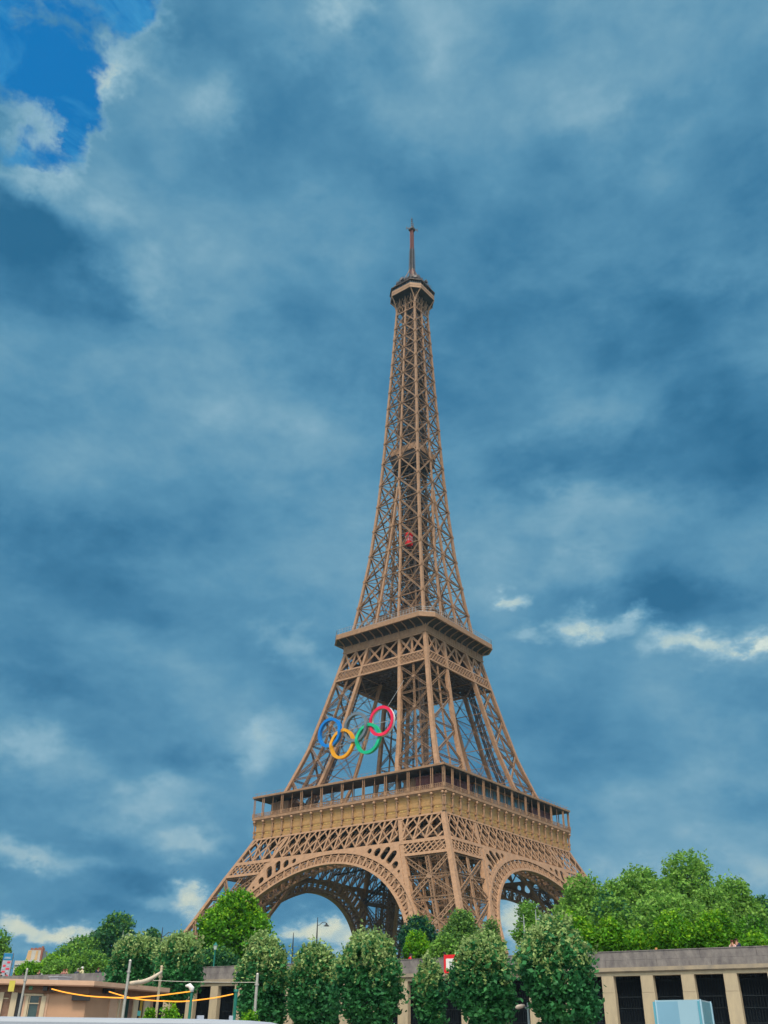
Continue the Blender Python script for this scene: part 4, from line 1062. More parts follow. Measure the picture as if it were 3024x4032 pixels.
near('yellow green bush with upright shoots at the foot of the bare pole', 985, 3990, 4060, 125, PK, 63)
# ================================================================== kiosk on the lower quay
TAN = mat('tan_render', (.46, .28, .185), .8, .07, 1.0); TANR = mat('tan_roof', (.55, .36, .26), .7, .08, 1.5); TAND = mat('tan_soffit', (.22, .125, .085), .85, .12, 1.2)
CREAM = mat('cream_post', (.50, .42, .30), .7, .1, 2, streak=.3); CHAR = mat('charcoal_plastic', (.02, .022, .028), .5, .3, 3)
POLE = mat('pole_galvanised', (.40, .40, .38), .45, .15, 2, metal=.3); WHITE = mat('white_paint', (.33, .37, .45), .5, .05, 1.0)
GREENP = mat('green_paint', (.01, .16, .13), .5, .15, 2); PGLASS = mat('window_pane', (.03, .06, .06), .08, .3, 2, spec=.8)
CURT = mat('curtain_cloth', (.20, .12, .09), .9, .3, 6); EXIT = mat('exit_lamp_green', (.10, .32, .20), .5, .1, 3)
TEALN = mat('notice_teal', (.12, .52, .50), .7, .05, 3); OCHRE = mat('ochre_panel', (.42, .28, .04), .7, .1, 3); AWN = mat('awning_cloth', (.60, .50, .40), .85, .08, 3)
BLK2 = mat('lamp_black', (.03, .035, .04), .5, .2, 2)
KD = 52.0
K0 = at(370, 3880, KD); K0z = K0.z
Lp = at(-260, 3877, KD*1.02); Lp.z = K0z
q_ = ray(668, 3907); kk = (K0z-CAM[2])/q_[2]; Rp = Vector(CAM+q_*kk)
e1 = (Lp-K0); e1.z = 0; L1 = e1.length; e1.normalize(); e2 = (Rp-K0); e2.z = 0; L2 = e2.length; e2.normalize()
nl = Vector((-e1.y, e1.x, 0)); nl = nl if nl.dot(Vector(CAM)-K0) > 0 else -nl       # towards the camera
nr = Vector((-e2.y, e2.x, 0)); nr = nr if nr.dot(Vector(CAM)-K0) > 0 else -nr
KI = empty('kiosk_building', (K0.x, K0.y, QZ), label='low tan rendered kiosk with flat overhanging roof, dark windows and charcoal speakers', cat='kiosk')
KO = Vector((K0.x, K0.y, QZ)); INS = .55
def kp(v): return Vector(v)-KO
def prism(mb, pts, z0, z1): mb.loft([[Vector((p[0], p[1], z0)) for p in pts], [Vector((p[0], p[1], z1)) for p in pts]])
rel = lambda p: (p.x-KO.x, p.y-KO.y)
bk = -(nl+nr).normalized()
foot = [rel(Lp), rel(K0), rel(Rp), rel(Rp+bk*4), rel(Lp+bk*5)]
# wall corner: intersection of the inset wall lines
def isec(p, d, q, e): 
    t = ((q.x-p.x)*e.y-(q.y-p.y)*e.x)/(d.x*e.y-d.y*e.x); return p+d*t
wl0, wr0 = K0-nl*INS, K0-nr*INS; WC = isec(wl0, e1, wr0, e2)
LW = WC+e1*L1; RWp = WC+e2*(L2-.9)
fw = [rel(LW), rel(WC), rel(RWp), rel(RWp+bk*3.4), rel(LW+bk*4.4)]
rz = K0z-QZ
FT = at(370, 3862, KD).z-K0z
b = MB(); prism(b, foot, rz, rz+FT); KR = b.build('roof', TANR, KI)
b = MB(); prism(b, fw, 0, rz-.003); b.build('wall', TAN, KI)
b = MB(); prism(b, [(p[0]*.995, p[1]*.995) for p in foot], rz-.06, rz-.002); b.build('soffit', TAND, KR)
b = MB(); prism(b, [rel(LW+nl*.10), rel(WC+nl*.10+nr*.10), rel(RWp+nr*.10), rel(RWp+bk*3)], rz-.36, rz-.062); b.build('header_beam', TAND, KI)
def onwall(px, py, side, off=.0):
    n, p0 = (nl, wl0) if side == 'l' else (nr, wr0); p0 = p0+n*off
    return hit(px, py, n, n.dot(p0))
def wallrect(mb, px0, px1, py0, py1, side, d0, d1):
    # upright rectangle on a kiosk wall; pixel extents measured at mid height
    n = nl if side == 'l' else nr; e = e1 if side == 'l' else e2; pm = (py0+py1)/2
    a_, b_ = onwall(px0, pm, side), onwall(px1, pm, side); zt, zb = onwall((px0+px1)/2, py0, side).z, onwall((px0+px1)/2, py1, side).z
    A_, B_ = kp(a_), kp(b_); z0, z1 = zb-QZ, zt-QZ
    f = lambda P, d, z: Vector((P.x+n.x*d, P.y+n.y*d, z))
    mb.hexa([f(A_, d0, z0), f(B_, d0, z0), f(B_, d1, z0), f(A_, d1, z0)], [f(A_, d0, z1), f(B_, d0, z1), f(B_, d1, z1), f(A_, d1, z1)])
def wpart(name, m, rects, par=None, **k):
    b = MB()
    for r_ in rects: wallrect(b, *r_)
    o = b.build(name, m, par or KI); return tag(o, **k)
win = wpart('window', CREAM, [(95, 172, 3913, 3921, 'l', .0, .10), (93, 104, 3921, 4060, 'l', 0, .10), (154, 172, 3921, 4060, 'l', 0, .10)])
wpart('pane', PGLASS, [(104, 154, 3921, 4060, 'l', .0, .03)], win); wpart('glazing_bar', CREAM, [(104, 154, 3949, 3953, 'l', .03, .08), (106, 109, 3921, 4060, 'l', .03, .08)], win)
wpart('curtain', CURT, [(143, 153, 3925, 4060, 'l', .031, .045)], win)
dr = wpart('door', CHAR, [(58, 84, 3912, 4060, 'l', .0, .05)])
w2 = wpart('window', CREAM, [(-12, 4, 3905, 4060, 'l', 0, .12), (34, 58, 3905, 4060, 'l', 0, .12), (-12, 44, 3900, 3906, 'l', 0, .12)])
wpart('pane', CURT, [(4, 34, 3906, 4060, 'l', 0, .03)], w2); wpart('glazing_bar', CREAM, [(4, 34, 3929, 3933, 'l', .03, .06)], w2)
wpart('pilaster', TANR, [(84, 93, 3915, 4060, 'l', 0, .05), (172, 182, 3912, 4060, 'l', 0, .04)])
wpart('exit_sign', EXIT, [(116, 130, 3884, 3897, 'l', .10, .20)]); wpart('exit_sign', EXIT, [(474, 488, 3900, 3911, 'r', .10, .2)])
sp_ = wpart('speaker', CHAR, [(200, 222, 3892, 3905, 'l', .1, .4)]); wpart('speaker', CHAR, [(394, 422, 3892, 3913, 'r', .1, .45)]); wpart('lamp_housing', BLK2, [(173, 190, 3885, 3902, 'l', .1, .4)])
wpart('wall_heater', CHAR, [(285, 356, 3918, 3940, 'l', .0, .28)])
wpart('side_panel', TANR, [(424, 470, 3918, 4060, 'r', 0, .05)]); wpart('drain_pipe', CREAM, [(456, 460, 3930, 4060, 'r', .05, .12), (460, 468, 3944, 3948, 'r', .05, .1)])
wpart('corner_column', CREAM, [(470, 480, 3920, 4060, 'r', 0, .12)]); wpart('corner_column', CREAM, [(516, 533, 3925, 4060, 'r', 0, .12)]); wpart('corner_column', CREAM, [(557, 578, 3935, 4060, 'r', 0, .12)])
d2 = wpart('glazed_door', PGLASS, [(480, 500, 3926, 4060, 'r', 0, .04)]); wpart('door_panel', CURT, [(500, 516, 3928, 4060, 'r', 0, .04)])
d3 = wpart('side_opening', CHAR, [(533, 557, 3935, 4060, 'r', 0, .04)]); wpart('ochre_curtain', OCHRE, [(543, 552, 3940, 4060, 'r', .04, .06)], d3); wpart('teal_notice', TEALN, [(534, 548, 3980, 4000, 'r', .06, .09)], d3)
b = MB(); ps = kp(at(48, 3872, KD-.6)); b.hexa([ps+Vector((0, 0, -.34))+e1*.13, ps+Vector((0, 0, -.34))-e1*.13, ps+Vector((0, 0, -.34))-e1*.13-nl*.05, ps+Vector((0, 0, -.34))+e1*.13-nl*.05], [ps+e1*.13+Vector((0, 0, .12)), ps-e1*.13+Vector((0, 0, .12)), ps-e1*.13-nl*.05+Vector((0, 0, .12)), ps+e1*.13-nl*.05+Vector((0, 0, .12))])
b.build('yellow_notice', mat('notice_yellow', (.52, .46, .08), .7, .08, 3), KI)
b = MB(); c_ = kp(at(235, 3860, KD+1.2)); b.box(c_.x-.35, c_.y-.35, rz+FT, c_.x+.35, c_.y+.35, rz+FT+.16); b.box(c_.x-.4, c_.y-.4, rz+FT+.16, c_.x+.4, c_.y+.4, rz+FT+.2); b.build('roof_vent', WHITE, KR)

# ---- poles, awning, ropes of light
def pole(name, px, ytop, d, r, label, cat, mt=POLE, group=None, extra=None):
    p = at(px, ytop, d); t = empty(name, (p.x, p.y, QZ), label=label, cat=cat, group=group); H = p.z-QZ
    b = MB(); b.tube([(0, 0, 0), (0, 0, H*.6), (0, 0, H)], [r, r, r*.9], 12); b.build('shaft', mt, t, smooth=False)
    b = MB(); b.tube([(0, 0, H), (0, 0, H+.06)], [r*1.1, r*.6], 12); b.tube([(0, 0, H-.45), (0, 0, H-.38)], r*1.5, 12); b.build('cap', mt, t)
    b = MB(); b.box(-.18, -.18, 0, .18, .18, .03); b.build('base_plate', mt, t)
    return t, p
PG = 'bare metal poles round the kiosk'
P1, p1 = pole('metal_pole', 107, 3818, 47, .05, 'thin grey pole in front of the kiosk window at far left', 'pole', group=PG)
P2, p2 = pole('metal_pole', 513, 3784, 46, .062, 'thick grey pole carrying the low end of the rolled awning', 'pole', group=PG)
P3, p3 = pole('metal_pole', 637, 3807, 49, .065, 'thinner pole carrying the high end of the rolled awning', 'pole', CREAM, group=PG)
P4, p4 = pole('metal_pole', 1014, 3837, 48, .07, 'bare pale pole standing alone in front of the lindens', 'pole', group=PG)
AW = empty('rolled_awning', tuple(at(508, 3872, 46)), label='rolled off white awning slung between two poles', cat='awning')
b = MB(); a0 = Vector(at(512, 3872, 46.1)); a1 = Vector(at(636, 3827, 48.9)); o0 = Vector(AW.location); pts = []
for i in range(9): f = i/8; p = a0.lerp(a1, f)-o0; p.z -= .14*math.sin(math.pi*f); pts.append(p)
b.tube(pts, [.08, .10, .105, .10, .095, .09, .08, .07, .055], 10); rl_ = b.build('cloth_roll', AWN, AW, smooth=True)
b = MB(); c1 = Vector(at(600, 3852, 48))-o0; [b.tube([pts[k]-Vector((0, 0, .15)), pts[k]+Vector((0, 0, .15))], .02, 6) for k in (2, 6)]; b.build('strap', AWN, AW)
b = MB(); w0 = Vector(at(585, 3860, 48)); w1 = Vector(at(1008, 3868, 48)); b.tube([w0.lerp(w1, i/8)+Vector((0, 0, -.03*math.sin(math.pi*i/8))) for i in range(9)], .012, 5)
tag(b.build('stay_wire', POLE), 'thin straight wire running left from the lone bare pole', 'wire')
GLOW = bpy.data.materials.new('rope_glow'); GLOW.use_nodes = True; bs = GLOW.node_tree.nodes['Principled BSDF']; bs.inputs['Base Color'].default_value = (.3, .09, .01, 1); bs.inputs['Emission Color'].default_value = (1, .40, .035, 1); bs.inputs['Emission Strength'].default_value = 1.5
def rope(label, P):
    b = MB(); pts = [Vector(at(x, y, d)) for x, y, d in P]; out = []
    for i in range(len(pts)-1):
        for k in range(6):
            t = k/6; p0, p1_, p2_, p3_ = pts[max(i-1, 0)], pts[i], pts[i+1], pts[min(i+2, len(pts)-1)]
            out.append(.5*((2*p1_)+(p2_-p0)*t+(2*p0-5*p1_+4*p2_-p3_)*t*t+(3*p1_-p0-3*p2_+p3_)*t**3))
    out.append(pts[-1]); b.tube(out, .025, 8); tag(b.build('light_rope', GLOW, smooth=True), label, 'rope light', 'glowing orange rope lights')
rope('glowing orange rope light sagging from the left speaker up to the white lamp head', [(204, 3894, 51), (260, 3908, 49.5), (340, 3921, 48.2), (420, 3927, 47.2), (500, 3929, 46.6), (560, 3926, 46.8), (640, 3918, 47.3), (748, 3904, 48)])
rope('glowing orange rope light sagging lower from the right speaker to the teal column', [(430, 3905, 52), (480, 3920, 50), (520, 3930, 48), (580, 3938, 47.8), (650, 3942, 48), (720, 3943, 48.5), (800, 3935, 49), (860, 3926, 49.3), (918, 3914, 49.6)])
LAMPW = mat('lamp_white', (.78, .80, .80), .4, .03, 2)
def quaylamp(px, yt, d, label, side):
    p = at(px, yt, d); t = empty('quay_lamp', (p.x, p.y, QZ), label=label, cat='lamp'); H = p.z-QZ; r = Rh
    b = MB(); b.tube([(0, 0, 0), (0, 0, H*.7), (0, 0, H)], [.085, .07, .055], 10); b.build('post', GREENP if side < 0 else mat('post_grey_blue', (.28, .36, .40), .5, .1, 2), t)
    b = MB()
    if side < 0:
        dv = Vector(Rh)*-1
        b.tube([Vector((0, 0, H-.15)), Vector((0, 0, H))+dv*.02, Vector((0, 0, H+.12))+dv*.14, Vector((0, 0, H+.10))+dv*.32], [.09, .12, .10, .04], 12); b.build('lamp_head', LAMPW, t, smooth=True)
    else:
        dv = Vector(Rh)*-1
        b.tube([Vector((0, 0, H-.35)), Vector((0, 0, H-.15))+dv*.22], [.035, .035], 8); b.build('arm', MATS['post_grey_blue'], t)
        b = MB(); c = Vector((0, 0, H-.14)); b.tube([c+dv*.15, c+dv*.3-Vector((0, 0, .02)), c+dv*.55-Vector((0, 0, .07)), c+dv*.66-Vector((0, 0, .11))], [.05, .10, .11, .04], 10); b.build('lamp_head', mat('lamp_pinkish', (.55, .46, .42), .5, .08, 2), t, smooth=True)
    return t
quaylamp(757, 3892, 48.2, 'green quay lamp post with white curled head at the end of the orange rope', -1)
quaylamp(2078, 3948, 55, 'slim pale grey quay lamp with flat pinkish head under the tallest linden', 1)
p = at(930, 3905, 50); t = empty('teal_column', (p.x, p.y, QZ), label='thick teal column where the lower orange rope ends', cat='column')
b = MB(); b.tube([(0, 0, 0), (0, 0, p.z-QZ)], .085, 12); b.build('shaft', GREENP, t); b = MB(); b.tube([(0, 0, p.z-QZ), (0, 0, p.z-QZ+.1)], [.13, .1], 12); b.build('cap', GREENP, t)
# ---- street lamps on the promenade
def streetlamp(px, yt, y, label, side, armed=True, mt=BLK2, head=1.0, gz=1.45):
    p = hit(px, yt, (0, 1, 0), y); t = empty('street_lamp', (p.x, p.y, gz), label=label, cat='street lamp', group='tall street lamps along the quay road'); H = p.z-gz
    b = MB(); b.tube([(0, 0, 0), (0, 0, 1.2), (0, 0, 1.3), (0, 0, H*.75), (0, 0, H)], [.16, .15, .09, .07, .03], 10); b.build('post', mt, t)
    if armed:
        dv = Vector(Rh)*side; z = H-1.15*head
        b = MB(); pts = [Vector((0, 0, z)), Vector((0, 0, z+.05))+dv*.35*head, Vector((0, 0, z+.45*head))+dv*.75*head, Vector((0, 0, z+.5*head))+dv*1.15*head, Vector((0, 0, z+.2*head))+dv*1.4*head]
        b.tube(pts, .045*head, 8); b.build('arm', mt, t); b = MB(); e = pts[-1]
        b.loft([[e+Vector((r_*math.cos(k*.7854), r_*math.sin(k*.7854), dz)) for k in range(8)] for r_, dz in ((.06, .12), (.14*head, 0), (.42*head, -.22*head), (.44*head, -.28*head), (.1, -.3*head))]); b.build('lamp_shade', mt, t)
    return t
streetlamp(641, 3651, -176, 'black street lamp with hooked arm above the dark trees at left', 1, head=.75)
streetlamp(1251, 3612, -172, 'black street lamp with hooked arm under the left arch', 1, head=.62)
streetlamp(1156, 3672, -168, 'thin armless dark post under the left arch', 1, armed=False)
GRY = mat('lamp_grey', (.26, .30, .30), .5, .1, 2)
streetlamp(486, 3664, -150, 'faint grey street lamp in front of the dark bushy tree', 1, mt=GRY, head=.7)
streetlamp(2108, 3580, -170, 'pale grey street lamp with hooked arm in front of the thin tree', 1, mt=GRY, head=.7)
streetlamp(2061, 3602, -174, 'straight pale grey post left of the thin tree', 1, armed=False, mt=GRY)
streetlamp(2985, 3640, -160, 'grey street lamp with dark shade at the far right edge', -1, mt=GRY, head=.8)
p = wplane(849, 3720, 1.6); t = empty('lantern_lamp', (p.x, p.y, 1.45), label='green lamp post with pale glass lantern above the exposed left wall bay', cat='street lamp'); H = p.z-1.45
b = MB(); b.tube([(0, 0, 0), (0, 0, .5), (0, 0, H-.35)], [.11, .07, .05], 10); b.build('post', GREENP, t)
b = MB(); b.loft([[Vector((r_*math.cos(k*1.0472), r_*math.sin(k*1.0472), z)) for k in range(6)] for r_, z in ((.10, H-.36), (.17, H-.05))]); b.build('lantern_glass', mat('lantern_glass', (.50, .60, .56), .25, .05, 3), t)
b = MB(); b.loft([[Vector((r_*math.cos(k*1.0472), r_*math.sin(k*1.0472), z)) for k in range(6)] for r_, z in ((.20, H-.05), (.06, H+.12), (.03, H+.2))]); b.build('lantern_cap', GREENP, t)
# ---- signs
WS = wx(1782, 3796)
t = empty('river_sign', (WS.x, WS.y-.14, WS.z), rz=WA, label='white board with thick red border on the parapet, partly behind a linden', cat='sign')
hw, hh_ = .55, .56
b = MB(); b.box(-hw, -.04, -hh_, hw, .08, hh_); b.build('red_border', mat('sign_red', (.72, .02, .03), .45, .05, 2), t); b = MB(); b.box(-hw+.17, -.055, -hh_+.17, hw-.17, -.038, hh_-.24); fc = b.build('white_face', LAMPW, t)
b = MB(); b.box(-.10, -.064, -.2, -.05, -.054, .16); b.box(-.10, -.064, -.2, .12, -.054, -.15); b.build('dark_mark', CHAR, fc)
# ---- advertising column at far left on the promenade
p = wplane(36, 3753, 1.9); t = empty('advertising_column', (p.x, p.y, 1.45), rz=YAW*-1*0+R(38), label='tall white information panel with blue head and red cards at far left', cat='sign'); H = p.z-1.45
dep = (np.array(p)-CAM)@Fv; wd = 36*dep/FPX
b = MB(); b.box(-wd/2, -.14, 0, wd/2, .14, H); b.build('panel', WHITE, t); b = MB(); b.box(-wd/2-.03, -.16, 0, -wd/2+.02, .16, H+.04); b.build('edge_frame', BLK2, t)
b = MB(); b.box(-wd/2+.03, -.165, H*.80, wd/2+.01, -.141, H-.02); hd_ = b.build('blue_head', mat('sign_blue', (.01, .17, .36), .5, .05, 2), t)
b = MB(); b.box(-wd*.3, -.178, H*.875, wd*.32, -.166, H*.885); b.box(-wd*.34, -.178, H*.845, wd*.36, -.166, H*.853); b.build('pale_line', LAMPW, hd_)
b = MB()
for x0, z0, w_, h_ in ((.05, .71, .34, .055), (-.34, .61, .3, .06), (.0, .53, .42, .055), (-.38, .45, .36, .05), (.05, .25, .34, .14)): b.box(x0*wd, -.158, z0*H, (x0+w_)*wd, -.141, (z0+h_)*H)
b.build('red_cards', mat('card_red', (.60, .05, .09), .6, .15, 4), t)
b = MB()
for x0, z0, w_, h_ in ((-.38, .72, .3, .045), (.05, .62, .3, .045), (-.4, .54, .3, .045), (.05, .46, .3, .05), (-.38, .3, .3, .1)): b.box(x0*wd, -.158, z0*H, (x0+w_)*wd, -.141, (z0+h_)*H)
b.build('grey_cards', mat('card_grey', (.36, .42, .50), .6, .15, 4), t)
# ---- boat roof in the foreground, left
BO = empty('moored_boat', tuple(at(500, 4040, 13)), label='white rounded edge of a moored boat roof along the bottom left', cat='boat')
o0 = Vector(BO.location)
f0 = Vector(at(-500, 4009, 13)); f1 = Vector(at(1000, 4013, 13)); f0.z = f1.z = (f0.z+f1.z)/2
f0.z = at(250, 4011, 13).z; f1.z = at(900, 4013, 13).z
ax = (f1-f0).normalized(); bx = Vector((-ax.y, ax.x, 0)).normalized(); bx = bx if bx.dot(Vector(CAM)-f0) < 0 else -bx
outl = []
tip = at(1150, 4026, 13); Lx = (Vector(tip)-f0).dot(ax)
sec = lambda s_, dz, r_: None
b = MB(); rings = []
for s_, dz, sh_ in ((0, 0, 0), (Lx*.5, 0, 0), (Lx-1.0, 0, .0), (Lx-.5, -.010, .02), (Lx-.22, -.026, .06), (Lx-.06, -.055, .12), (Lx, -.10, .2)):
    c = f0.lerp(f1, s_/(f1-f0).length)-o0
    pr = [(.0+sh_, -.45), (.0+sh_, -.05), (.015+sh_, -.015), (.06+sh_, 0), (2.2-sh_, .02), (2.3-sh_, -.1), (2.3-sh_, -.45)]
    rings.append([c+bx*u+Vector((0, 0, w_+dz)) for u, w_ in pr])
b.loft(rings); b.build('roof', WHITE, BO, smooth=False)
b = MB(); c0_, c1_ = f0-o0, f0+ax*(Lx-.8)-o0
for s0, s1 in ((0, 1),): b.hexa([c0_+bx*.2+Vector((0, 0, -2.6)), c1_+bx*.2+Vector((0, 0, -2.6)), c1_+bx*2.1+Vector((0, 0, -2.6)), c0_+bx*2.1+Vector((0, 0, -2.6))], [c0_+bx*.2+Vector((0, 0, -.46)), c1_+bx*.2+Vector((0, 0, -.46)), c1_+bx*2.1+Vector((0, 0, -.46)), c0_+bx*2.1+Vector((0, 0, -.46))])
b.build('cabin', WHITE, BO)
b = MB(); hz = -4.3-2.7-o0.z; b.loft([[c0_+bx*u+Vector((0, 0, z)) for u, z in ((-.3, -2.6), (2.7, -2.6), (2.4, hz), (0, hz))], [c1_+ax*1.5+bx*u+Vector((0, 0, z)) for u, z in ((-.1, -2.6), (2.5, -2.6), (2.2, hz), (.2, hz))], [c1_+ax*3.2+bx*u+Vector((0, 0, z)) for u, z in ((1.0, -2.5), (1.4, -2.5), (1.3, hz), (1.1, hz))]])
b.build('hull', mat('hull_navy', (.03, .05, .10), .4, .1, 1), BO)
for px in (517,):
    c = Vector(at(px, 4018, 12.97))-o0; b = MB(); b.ball(c, .022, 8, 6); b.tube([c-Vector((0, 0, .02)), c-Vector((0, 0, .07))], .012, 6); b.build('lamp_stud', LAMPW, BO)
for px0, px1, yt, lab in ((778, 804, 3998, 'left'), (904, 918, 3999, 'right')):
    c = Vector(at((px0+px1)/2, yt, 14.6)); w_ = (px1-px0)/2*((np.array(c)-CAM)@Fv)/FPX; c = c-o0
    b = MB(); b.hexa([c+ax*w_+Vector((0, 0, -.12)), c-ax*w_+Vector((0, 0, -.12)), c-ax*w_+bx*w_*2+Vector((0, 0, -.12)), c+ax*w_+bx*w_*2+Vector((0, 0, -.12))], [c+ax*w_, c-ax*w_, c-ax*w_+bx*w_*2, c+ax*w_+bx*w_*2]); b.build('roof_vent', WHITE, BO)
# ---- pale blue glazed booth, lower right
PB = mat('booth_blue', (.22, .42, .58), .25, .06, .8, spec=.7); PB2 = mat('booth_blue_light', (.34, .53, .66), .22, .05, .8, spec=.7); PB3 = mat('booth_teal', (.10, .34, .46), .25, .06, .8, spec=.7)
BD = 18.0
g0, g1, g2 = Vector(at(2581, 3944, BD)), Vector(at(2757, 3941, BD-.35)), Vector(at(2797, 3946, BD+.55)); zt = g1.z; g0.z = g2.z = zt
g1b = g0.lerp(g1, .5)
BT = empty('glazed_booth', (g1.x, g1.y, QZ), label='pale blue glazed booth with flat top at the bottom right', cat='booth'); o0 = Vector((g1.x, g1.y, 0))
bkv = (g2-g1)*2.2; inn_ = Vector((-(g1-g0).y, (g1-g0).x, 0)).normalized()
def panel(name, a_, c_, m_, th=.05):
    b = MB(); n = Vector((-(c_-a_).y, (c_-a_).x, 0)).normalized(); n = n if n.dot(Vector(CAM)-a_) < 0 else -n
    f = lambda p, d, z: Vector((p.x-o0.x+n.x*d, p.y-o0.y+n.y*d, z-QZ))
    b.hexa([f(a_, 0, QZ), f(c_, 0, QZ), f(c_, th, QZ), f(a_, th, QZ)], [f(a_, 0, zt), f(c_, 0, zt), f(c_, th, zt), f(a_, th, zt)]); return b.build(name, m_, BT)
panel('front_pane', g0, g1b, PB); panel('front_pane', g1b, g1, PB2)['label'] = 'paler right hand pane'; panel('side_pane', g1, g2, PB3)
back = g0+(g2-g1); panel('back_pane', back, g2, PB); panel('side_pane', g0, back, PB3)
b = MB(); b.hexa([p-o0+Vector((0, 0, -QZ+.0)) for p in (g0, g1, g2, back)], [p-o0+Vector((0, 0, -QZ+.02)) for p in (g0, g1, g2, back)]); b.build('top', PB2, BT)
b = MB()
for p in (g0, g1, g2): b.tube([Vector((p.x-o0.x, p.y-o0.y, 0)), Vector((p.x-o0.x, p.y-o0.y, zt-QZ+.025))], .014, 6)
b.build('corner_trim', PB2, BT)
# ---- distant rooftop
c = at(113, 3790, 420); t = empty('distant_building', (c.x, c.y, 0), rz=R(38), label='far pale building with striped chimney wall and grey roof at left', cat='building')
s_ = ((np.array(c)-CAM)@Fv)/FPX
zt_ = at(113, 3738, 420).z; z1 = at(113, 3783, 420).z; z2 = at(113, 3800, 420).z
BW = mat('building_cream', (.42, .40, .38), .9, .1, .3); TANW = mat('chimney_tan', (.50, .33, .17), .9, .1, .3); ZINC = mat('zinc_roof', (.26, .30, .36), .5, .1, .3)
b = MB(); b.box(-55*s_, 0, 0, 45*s_, 14, z1); b.build('wall', BW, t)
b = MB(); b.loft([[Vector((-55*s_, -.5, z2)), Vector((50*s_, -.5, z2)), Vector((50*s_, 14, z2)), Vector((-55*s_, 14, z2))], [Vector((-20*s_, 4, z1+1)), Vector((20*s_, 4, z1+1)), Vector((20*s_, 10, z1+1)), Vector((-20*s_, 10, z1+1))]]); b.build('roof', ZINC, t)
b = MB(); b.loft([[Vector((-28*s_, 3, z1-1)), Vector((42*s_, 3, z1-1)), Vector((42*s_, 9, z1-1)), Vector((-28*s_, 9, z1-1))], [Vector((-20*s_, 3, zt_)), Vector((38*s_, 3, zt_)), Vector((38*s_, 9, zt_)), Vector((-20*s_, 9, zt_))]]); ch = b.build('chimney_stack', BW, t)
b = MB()
for x0, x1 in ((-24, -6), (8, 20)): b.loft([[Vector((x0*s_, 2.9, z1-1)), Vector((x1*s_, 2.9, z1-1)), Vector((x1*s_, 3.0, z1-1)), Vector((x0*s_, 3.0, z1-1))], [Vector(((x0+4)*s_, 2.9, zt_-.2)), Vector((x1*s_, 2.9, zt_-.2)), Vector((x1*s_, 3.0, zt_-.2)), Vector(((x0+4)*s_, 3.0, zt_-.2))]])
b.build('tan_flue', TANW, ch)
b = MB()
for x in np.arange(-16, 38, 5): b.tube([(x*s_, 5, zt_), (x*s_, 5, zt_+rnd.uniform(.6, 1.3))], [.4, .3], 8)
b.tube([(36*s_, 2.8, zt_-5), (36*s_, 2.8, zt_+1.4)], .5, 8); b.build('chimney_pots', mat('terracotta', (.25, .10, .07), .8, .2, 1), ch)

# ================================================================== people on the promenade
def skinmesh(name, chains, levels=2):
    # chains: lists of (x, y, z, r); one connected skeleton grown into a single surface
    me = bpy.data.meshes.new(name+'_skeleton'); vs = []; es = []; rs = []; idx = {}
    def vid(p):
        k = tuple(round(c, 4) for c in p[:3])
        if k not in idx: idx[k] = len(vs); vs.append(p[:3]); rs.append(p[3])
        return idx[k]
    for c in chains:
        for a_, b_ in zip(c[:-1], c[1:]): es.append((vid(a_), vid(b_)))
    me.from_pydata(vs, es, []); o = bpy.data.objects.new(name, me); COL.objects.link(o)
    sk = o.modifiers.new('skin', 'SKIN'); sk.use_smooth_shade = True
    for i, r_ in enumerate(rs):
        v = me.skin_vertices[0].data[i]; v.radius = (r_, r_) if not isinstance(r_, tuple) else r_; v.use_root = i == 0
    s2 = o.modifiers.new('sub', 'SUBSURF'); s2.levels = s2.render_levels = levels
    dg = bpy.context.evaluated_depsgraph_get(); m2 = bpy.data.meshes.new_from_object(o.evaluated_get(dg)); m2.name = name
    bpy.data.objects.remove(o); bpy.data.meshes.remove(me); m2.polygons.foreach_set('use_smooth', [True]*len(m2.polygons)); return m2
